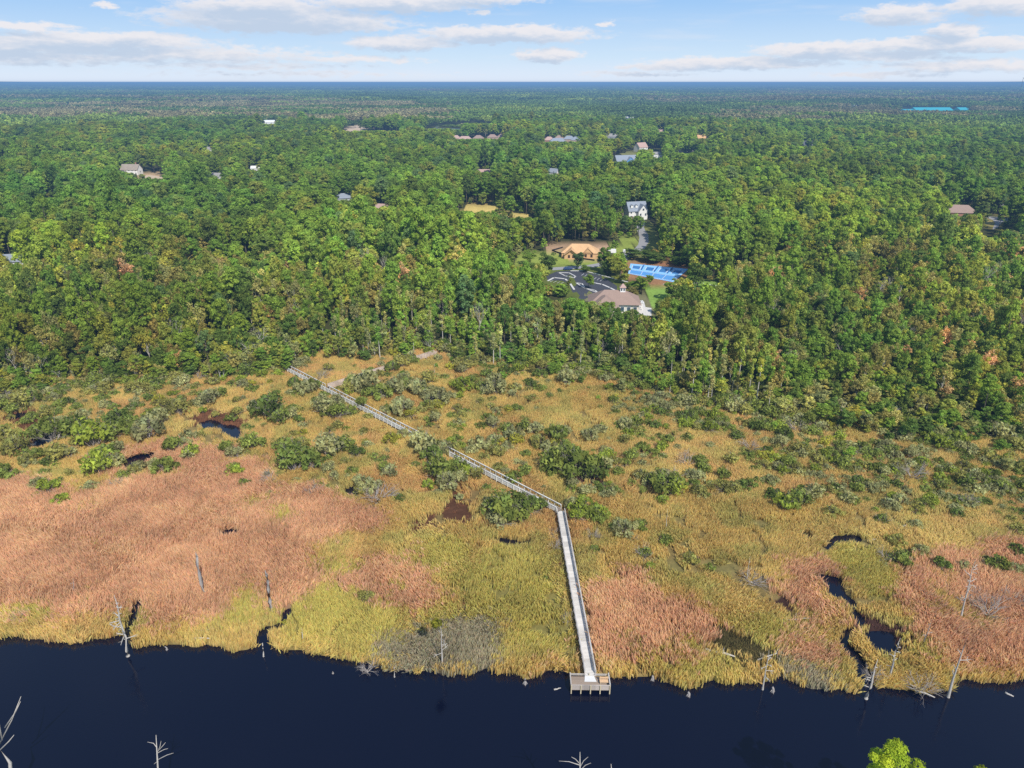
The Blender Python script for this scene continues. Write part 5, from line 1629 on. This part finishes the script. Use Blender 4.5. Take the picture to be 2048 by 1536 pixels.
# clubhouse
ch = empty('clubhouse', at(1228, 622, GZ), R(-4)); tag(ch, 'clubhouse with brown hipped roof and small cupola beside the parking lot', 'clubhouse')
mb = MB(); mb.box((0, 3, 1.8), (19, 12, 3.8)); mb.box((-4, -3.5, 1.75), (9, 8, 3.7)); mb.build('wall', WALLS['cream'], ch)
mb = MB(); hip_roof(mb, 19, 12, 3.7, 4.2, .9, 0, 3); rf = mb.build('roof', ROOFS['brown'], ch)
mb = MB(); hip_roof(mb, 9, 11, 3.72, 3.3, .9, -4, -2.4); mb.build('wing_roof', ROOFS['brown'], ch)
cu = MB().box((3.2, 3, 8.1), (2.0, 2.0, 2.0)).build('cupola', TRIM, rf)
for dx, dy in ((-.5, -1.02), (.5, -1.02)): MB().box((3.2 + dx, 3 + dy, 8.3), (.55, .06, .9)).build('louvre', GLASS, rf)
mb = MB(); hip_roof(mb, 2.0, 2.0, 9.1, 1.5, .35, 3.2, 3); mb.build('cupola_roof', ROOFS['pink'], rf)
for x in (-6.5, -4, -1.5, 3, 5.5, 8): window(ch, x, -7.54 if x < 0 else -3.04, 1.8, 1.3, 1.7)
MB().box((1.6, -3.04, 1.1), (1.5, .1, 2.2)).build('door', DOORM, ch)
CONC = plain('pale_concrete', (.60, .58, .55), .85, .08, .5)
ASPH = plain('dark_asphalt', (.060, .062, .075), .9, .18, .25)
ROADM = plain('pale_road_asphalt', (.30, .29, .29), .9, .12, .25)
POOLW = plain('pool_water', (.03, .42, .55), .1, .05, .5, .5)
z1 = GZ + .05
sheet('pool_deck', [(1244, 607), (1288, 603), (1291, 614), (1303, 616), (1303, 637), (1287, 638), (1280, 626), (1262, 644), (1228, 640), (1226, 624)], CONC, z1)
pool = sheet('swimming_pool', [(1246, 627), (1262, 624), (1268, 633), (1254, 640), (1242, 636)], POOLW, z1 + .03)
# white pergola frame by the pool
pg = empty('pergola', at(1266, 618, GZ), R(-4)); tag(pg, 'white pergola on the pool deck in front of the clubhouse', 'pergola')
for x in (-3.5, 0, 3.5):
    for y in (-1.5, 1.5): MB().box((x, y, 1.4), (.25, .25, 2.8)).build('post', TRIM, pg)
mb = MB()
for y in (-1.5, 1.5): mb.box((0, y, 2.9), (8, .2, .25))
for k in range(14): mb.box((-3.8 + k * .58, 0, 3.12), (.3, 3.8, .16))
mb.build('rafters', TRIM, pg)
# roads and parking
sheet('road', [(1273, 452), (1275, 462), (1279, 475), (1276.6, 489), (1268, 499), (1250, 508), (1215, 523), (1175, 530), (1140, 532.5), (1105, 535), (1105, 540.5), (1160, 537.5), (1225, 530), (1256, 519), (1273, 506), (1288, 499), (1297, 485), (1297, 470), (1290, 460), (1287, 452)], ROADM, GZ + .03)
sheet('drive', [(1276, 438), (1290, 438), (1290, 452), (1273, 452)], ROADM, GZ + .03)
sheet('parking_lot', [(1092, 552), (1113, 543), (1139, 541), (1166, 543), (1207, 553), (1234, 572), (1234, 584), (1205, 588), (1178, 594), (1164, 601), (1146, 588), (1138, 568), (1124, 561), (1096, 561)], ASPH, GZ + .034)
sheet('cul_de_sac', [(1970, 434), (1980, 433), (2030, 437), (2018, 441), (2004, 444), (1996, 455), (1985, 459), (1990, 446), (1986, 440)], ROADM, GZ + .034)
def kerb(pts, w=.5):
    mb = MB()
    P = [at(a, b, GZ) for a, b in pts]
    for a, b in zip(P[:-1], P[1:]):
        d = b - a; c = (a + b) / 2
        mb.box((c.x, c.y, GZ + .09), (d.length + w * .6, w, .15), math.atan2(d.y, d.x))
    o = mb.build('kerb', CONC); tag(o, kind='structure')
kerb([(1096, 562), (1108, 555.5), (1130, 558), (1140, 567), (1148, 579)], .9)
kerb([(1117, 545.5), (1138, 546), (1151, 553), (1148, 556), (1130, 552), (1117, 545.5)], .6)
kerb([(1152, 566), (1164, 567.5), (1170, 577), (1190, 581), (1196, 586), (1178, 580), (1166, 575), (1152, 566)], .6)
kerb([(1188, 566), (1204, 569), (1220, 576), (1232, 582)], .9)
kerb([(1142, 542), (1168, 542), (1208, 552), (1236, 560), (1258, 565)], .8)
kerb([(1327, 569), (1400, 566), (1440, 574), (1465, 582)], .8)
# parking bay lines
PAINT = plain('white_road_paint', (.72, .72, .70), .7, .06, 1)
mb = MB()
for k in range(7):
    a = at(1168 + k * 6.2, 547 + k * 1.9, GZ); b = at(1163 + k * 6.2, 551 + k * 1.9, GZ)
    d = b - a; c = (a + b) / 2; mb.box((c.x, c.y, GZ + .043), (d.length, .16, .008), math.atan2(d.y, d.x))
for k in range(4):
    a = at(1100 + k * 7, 564 + k * 1.2, GZ); b = at(1106 + k * 7, 561 + k * 1.2, GZ)
    d = b - a; c = (a + b) / 2; mb.box((c.x, c.y, GZ + .043), (d.length, .16, .008), math.atan2(d.y, d.x))
o = mb.build('parking_marking', PAINT); tag(o, kind='structure')

# courts
TL, TR, BR, BL = (1261, 527), (1377, 538), (1346, 564), (1256, 547)
def cq(s, t, z=GZ + .06):
    x = (TL[0] * (1 - s) + TR[0] * s) * (1 - t) + (BL[0] * (1 - s) + BR[0] * s) * t
    y = (TL[1] * (1 - s) + TR[1] * s) * (1 - t) + (BL[1] * (1 - s) + BR[1] * s) * t
    return at(x, y, z)
LB = plain('light_blue_court', (.26, .52, .82), .8, .05, .3); DB = plain('deep_blue_court', (.05, .18, .42), .8, .06, .3); MBL = plain('mid_blue_court', (.10, .30, .62), .8, .06, .3)
ct = empty('sports_court', cq(.5, .5, 0)); tag(ct, 'blue sports courts with four small dark courts above a tennis court', 'sports court')
def cpoly(name, s0, s1, t0, t1, mat, z):
    mb = MB(); o_ = ct.location
    mb.poly([tuple(cq(s, t, z) - Vector((o_.x, o_.y, o_.z))) for s, t in ((s0, t1), (s1, t1), (s1, t0), (s0, t0))])
    return mb.build(name, mat, ct)
cpoly('surround', 0, 1, 0, 1, LB, GZ + .06)
cpoly('tennis_court', .03, .97, .58, .95, MBL, GZ + .066)
for k in range(4):
    c = .12 + .25 * k
    cpoly('small_court', c - .07, c + .075, .17, .44, DB, GZ + .066)
    for q in (c - .072, c + .077): cpoly('line', q - .005, q + .005, .15, .46, PAINT, GZ + .072)
for k in (.03, .27, .5, .74, .965): cpoly('line', k - .004, k + .004, .60, .93, PAINT, GZ + .072)
for t in (.60, .93): cpoly('line', .03, .97, t - .006, t + .006, PAINT, GZ + .078)
for k in range(3):
    c = .245 + .25 * k
    a, b = cq(c, .08, GZ), cq(c, .5, GZ); d = b - a; m_ = (a + b) / 2 - Vector((ct.location.x, ct.location.y, 0))
    MB().box((m_.x, m_.y, GZ + .6), (d.length, .08, 1.0), math.atan2(d.y, d.x)).build('divider', DB, ct)
sheet('mulch_bed', [(1296, 524), (1300, 522), (1378, 535), (1377, 538)], plain('mulch', (.34, .15, .08), .95, .2, .6), GZ + .045)

# silt fence, trailer, cabin, car
sf = MB(); blk = plain('black_fabric', (.02, .02, .022), .9, .2, 1)
P = [at(a, b, GZ) for a, b in ((1104, 502), (1120, 508), (1143, 513), (1168, 519), (1189, 522))]
for a, b in zip(P[:-1], P[1:]):
    d = b - a; c = (a + b) / 2; sf.box((c.x, c.y, GZ + .4), (d.length, .06, .8), math.atan2(d.y, d.x))
a, b = P[0], at(1126, 496, GZ); d = b - a; c = (a + b) / 2; sf.box((c.x, c.y, GZ + .4), (d.length, .06, .8), math.atan2(d.y, d.x))
fe = sf.build('silt_fence', blk); tag(fe, 'low black fabric fence around the unfinished house lot', 'fence')
tr_ = empty('trailer', at(1223, 507, GZ), R(8)); tag(tr_, 'low white box trailer right of the unfinished house', 'trailer')
MB().box((0, 0, 1.35), (4.4, 2.0, 1.9)).build('body', WALLS['white'], tr_)
for x in (-.6, .5):
    for y in (-1.06, 1.06):
        MB().tube([(x, y - .1, .33), (x, y + .1, .33)], [.33, .33], 10).build('wheel', blk, tr_)
MB().box((2.9, 0, .5), (1.5, .12, .1)).build('drawbar', blk, tr_)
cbn = empty('toilet_cabin', at(1248, 508, GZ), R(4)); tag(cbn, 'small upright white cabin between the trailer and the road', 'cabin')
MB().box((0, 0, 1.1), (1.3, 1.3, 2.2)).build('body', WALLS['white'], cbn)
mb = MB(); hip_roof(mb, 1.3, 1.3, 2.2, .3, .06); mb.build('roof', TRIM, cbn)
MB().box((0, -.67, 1.05), (.7, .05, 1.8)).build('door', WALLS['grey'], cbn)
car = empty('parked_car', at(1136, 539.5, GZ + .03), R(10)); tag(car, 'dark blue car at the entrance of the parking lot', 'car')
blu = plain('blue_car_paint', (.03, .07, .18), .3, .05, 1, .6)
mb = MB()
prof = [(-2.2, .35), (2.2, .35), (2.2, .75), (1.3, .9), (.7, 1.42), (-1.2, 1.45), (-1.9, .95), (-2.2, .85)]
for s in (-1, 1): mb.poly([(x, s * .88, z) for x, z in (prof if s < 0 else prof[::-1])])
for (a, b) in zip(prof, prof[1:] + prof[:1]): mb.poly([(a[0], -.88, a[1]), (a[0], .88, a[1]), (b[0], .88, b[1]), (b[0], -.88, b[1])])
mb.build('body', blu, car)
for s in (-1, 1): MB().box((-.25, s * .885, 1.16), (1.7, .03, .36)).build('window', GLASS, car)
for x in (-1.35, 1.35):
    for s in (-1, 1): MB().tube([(x, s * .7, .33), (x, s * .92, .33)], [.33, .33], 12).build('wheel', blk, car)

# far pond, sandy tracks
sheet('pond', [(850, 260), (872, 256), (920, 257.5), (915, 261.5), (880, 263)], plain('pond_surface', (.16, .24, .34), .15, .05, .05, .5), GZ + .3)
SAND = plain('bare_sand', (.55, .42, .30), .95, .12, .1)
for pts in ([(684, 266), (703, 254), (742, 247), (800, 246.5), (770, 250), (730, 257), (712, 266)], [(918, 250), (922, 246.5), (984, 247.5), (984, 249.5)], [(278, 352), (300, 350), (340, 356), (336, 370), (326, 372), (318, 360), (296, 359)]):
    sheet('sand_track', pts, SAND, GZ + .05)
# radio mast on the right horizon, two poles
def mast(px, ybase, ytop, w, label, name='radio_mast'):
    b = at(px, ybase, GZ); dv = Vector(((px - 1024) / FPX, CP - (ytop - 768) / FPX * SP, -(SP + (ytop - 768) / FPX * CP)))
    h = H + dv.z * (b.y / dv.y) - GZ
    root = empty(name, b); tag(root, label, 'mast')
    st = plain('mast_steel', (.16, .16, .17), .6, .1, .2) if 'mast_steel' not in MATS else MATS['mast_steel']
    mb = MB()
    for k in range(3):
        a = k * 2.094; mb.tube([(math.cos(a) * w, math.sin(a) * w, 0), (math.cos(a) * w * .5, math.sin(a) * w * .5, h)], [.28, .2], 4)
    nst = int(h / (w * 2))
    for j in range(nst):
        for k in range(3):
            a, b2 = k * 2.094, (k + 1) * 2.094
            q = 1 - .5 * j / nst
            mb.tube([(math.cos(a) * w * q, math.sin(a) * w * q, j * h / nst), (math.cos(b2) * w * q, math.sin(b2) * w * q, (j + 1) * h / nst)], [.12, .12], 3)
    mb.build('lattice', st, root)
    MB().box((0, 0, h + .8), (w * 2.6, .8, 1.6)).build('antenna', st, root)
mast(2034, 206, 156, 1.6, 'thin dark radio mast rising over the horizon at the right')
def pole(px, yb, yt, label):
    b = at(px, yb, GZ); dv = Vector(((px - 1024) / FPX, CP - (yt - 768) / FPX * SP, -(SP + (yt - 768) / FPX * CP)))
    h = H + dv.z * (b.y / dv.y) - GZ
    root = empty('utility_pole', b); tag(root, label, 'pole', 'utility poles in the forest')
    MB().tube([(0, 0, 0), (0, 0, h)], [.35, .25], 6).build('shaft', GREYWOOD, root)
    MB().box((0, 0, h - 1.2), (3.0, .2, .25)).build('crossarm', GREYWOOD, root)
pole(315, 296, 274, 'pale utility pole above the far left pines'); pole(646, 226, 211, 'pale utility pole far left of centre'); pole(148, 300, 284, 'short utility pole at far left'); pole(539, 276, 268, 'short utility pole by the far clearing'); pole(2000, 432, 408, 'leaning pale utility pole beside the cul de sac')

# ------------------------------------------------------------------ single trees round the parking lot and lawn
LOTTREES = [(1097, 549, 44, 38, 'deep green', 'round dark green tree at the left end of the parking lot drive'), (1153, 538, 36, 27, 'blue green', 'conical dark tree between the lawn and the parking lot'), (1177, 577, 26, 20, 'bright green', 'small bright tree on the parking lot island'), (1136, 575, 22, 12, 'olive green', 'tiny tree on the left parking island'),
            (1208, 545, 52, 40, 'mid green', 'pale green tree behind the parking lot bays'), (1222, 553, 44, 34, 'yellow green', 'yellow green tree left of the courts'), (1240, 566, 40, 36, 'yellow green', 'yellow green tree in front of the courts left end'), (1214, 552, 32, 34, 'deep green', 'dark shrubby tree at the right of the bays'), (1174, 544, 14, 24, 'mid green', 'low round bush by the parking drive'),
            (1392, 586, 52, 42, 'deep green', 'dark round tree on the lawn right of the courts'), (1408, 545, 46, 60, 'olive green', 'broad yellowish tree behind the right end of the courts'), (1282, 588, 36, 36, 'bright green', 'bright tree right of the clubhouse cupola'), (1300, 572, 22, 20, 'bright green', 'small bright tree in front of the courts'), (1346, 602, 42, 40, 'bright green', 'bright tree right of the club lawn'), (1060, 530, 30, 30, 'bright green', 'bright tree at the left of the lawn'), (1257, 515, 20, 40, 'deep green', 'dark low trees by the curved road'), (1300, 522, 20, 60, 'deep green', 'dark trees behind the courts'), (1352, 528, 22, 50, 'mid green', 'green trees behind the right courts'), (1262, 596, 24, 34, 'brownish green', 'rusty bush behind the clubhouse roof')]
for i, (px, by, hpx, wpx, hn, lab) in enumerate(LOTTREES):
    loc = at(px, by, GZ); _, _, d = proj(loc.x, loc.y, GZ)
    h = hpx * float(d) / FPX / CP; wm = wpx * float(d) / FPX
    kd = BROADS[i % 7]
    o = plant('garden_tree', 'tree', 'trees round the parking lot and lawn', kd, loc, i * 1.3, (wm / 8.6, wm / 8.6, h / kd.size), np.array(HUES[hn]) * 1.9)
    o['label'] = lab

# near bank: tree tops rising into the bottom of the frame
def near_tree(px, ytop, h, kd, sxy, tnt, name, cat, lab, crown='crown'):
    b = at(px, ytop, h); b.z = .4
    o = plant(name, cat, 'near bank trees', kd, b, .7, (sxy, sxy, (h - .4) / kd.size), tnt, crown)
    o['label'] = lab
NEARPINE = make_pine(40, h=20, crown=.5, Rm=4.3, nper=200, ls=.2, rm=.58)
near_tree(1806, 1500, 19.5, NEARPINE, .86, (.34, .45, .05), 'pine_tree', 'tree', 'bright yellow green pine top at the bottom right of the picture')
near_tree(1976, 1550, 17.5, NEARPINE, .7, (.26, .33, .05), 'pine_tree', 'tree', 'tip of a small pine at the bottom right corner')
NEARTREES = [((20, 1545), 18, (5, 1400), 'bare white limbs at the bottom left corner', [((-2, 1490), (42, 1393)), ((10, 1455), (41, 1403)), ((0, 1500), (28, 1470)), ((4, 1480), (-20, 1400))]),
             ((316, 1560), 15, (312, 1470), 'bare pale treetop at the bottom left of the picture', [((313, 1494), (295, 1484)), ((313, 1508), (322, 1482)), ((314, 1504), (331, 1485)), ((315, 1506), (336, 1497)), ((316, 1519), (347, 1506)), ((316, 1523), (308, 1528))]),
             ((1160, 1570), 15, (1160, 1504), 'bare pale treetop at the bottom centre of the picture', [((1159, 1530), (1118, 1522)), ((1160, 1528), (1143, 1514)), ((1160, 1534), (1176, 1514)), ((1161, 1540), (1182, 1526))]),
             ((1225, 1580), 13, (1222, 1528), 'small bare twig tip at the bottom edge', [])]
for (bp, h, tp, lab, brs) in NEARTREES:
    top = at(tp[0], tp[1], h)
    dpt = top.y
    def ray(px, py):
        dv = Vector(((px - 1024) / FPX, CP - (py - 768) / FPX * SP, -(SP + (py - 768) / FPX * CP)))
        return Vector((0, 0, H)) + dv * (dpt / dv.y)
    base = ray(bp[0], bp[1]); base = Vector((base.x + (base.x - top.x) * .5, base.y, .3))
    root = empty('bare_tree', base); tag(root, lab, 'tree', 'near bank trees')
    r0 = .20 if bp[0] < 100 else .11
    mid = ray(bp[0], bp[1] - 20)
    tp_ = ray(tp[0], tp[1]) if bp[0] > 100 else ray(0, 1500)
    mb = MB(); mb.tube([(0, 0, 0), tuple(mid - base), tuple(tp_ - base)], [r0 * 1.6, r0, r0 * .25], 6); mb.build('trunk', DEADWOOD, root, smooth=True)
    for a, b in brs:
        pa, pb = ray(*a) - base, ray(*b) - base
        mb = MB(); m_ = (pa + pb) / 2 + Vector((0, .3, -.15)); mb.tube([tuple(pa), tuple(m_), tuple(pb)], [r0 * .5, r0 * .38, r0 * .15], 5)
        mb.build('branch', DEADWOOD, root, smooth=True)

finish_labels(items)
finish_labels(items2)
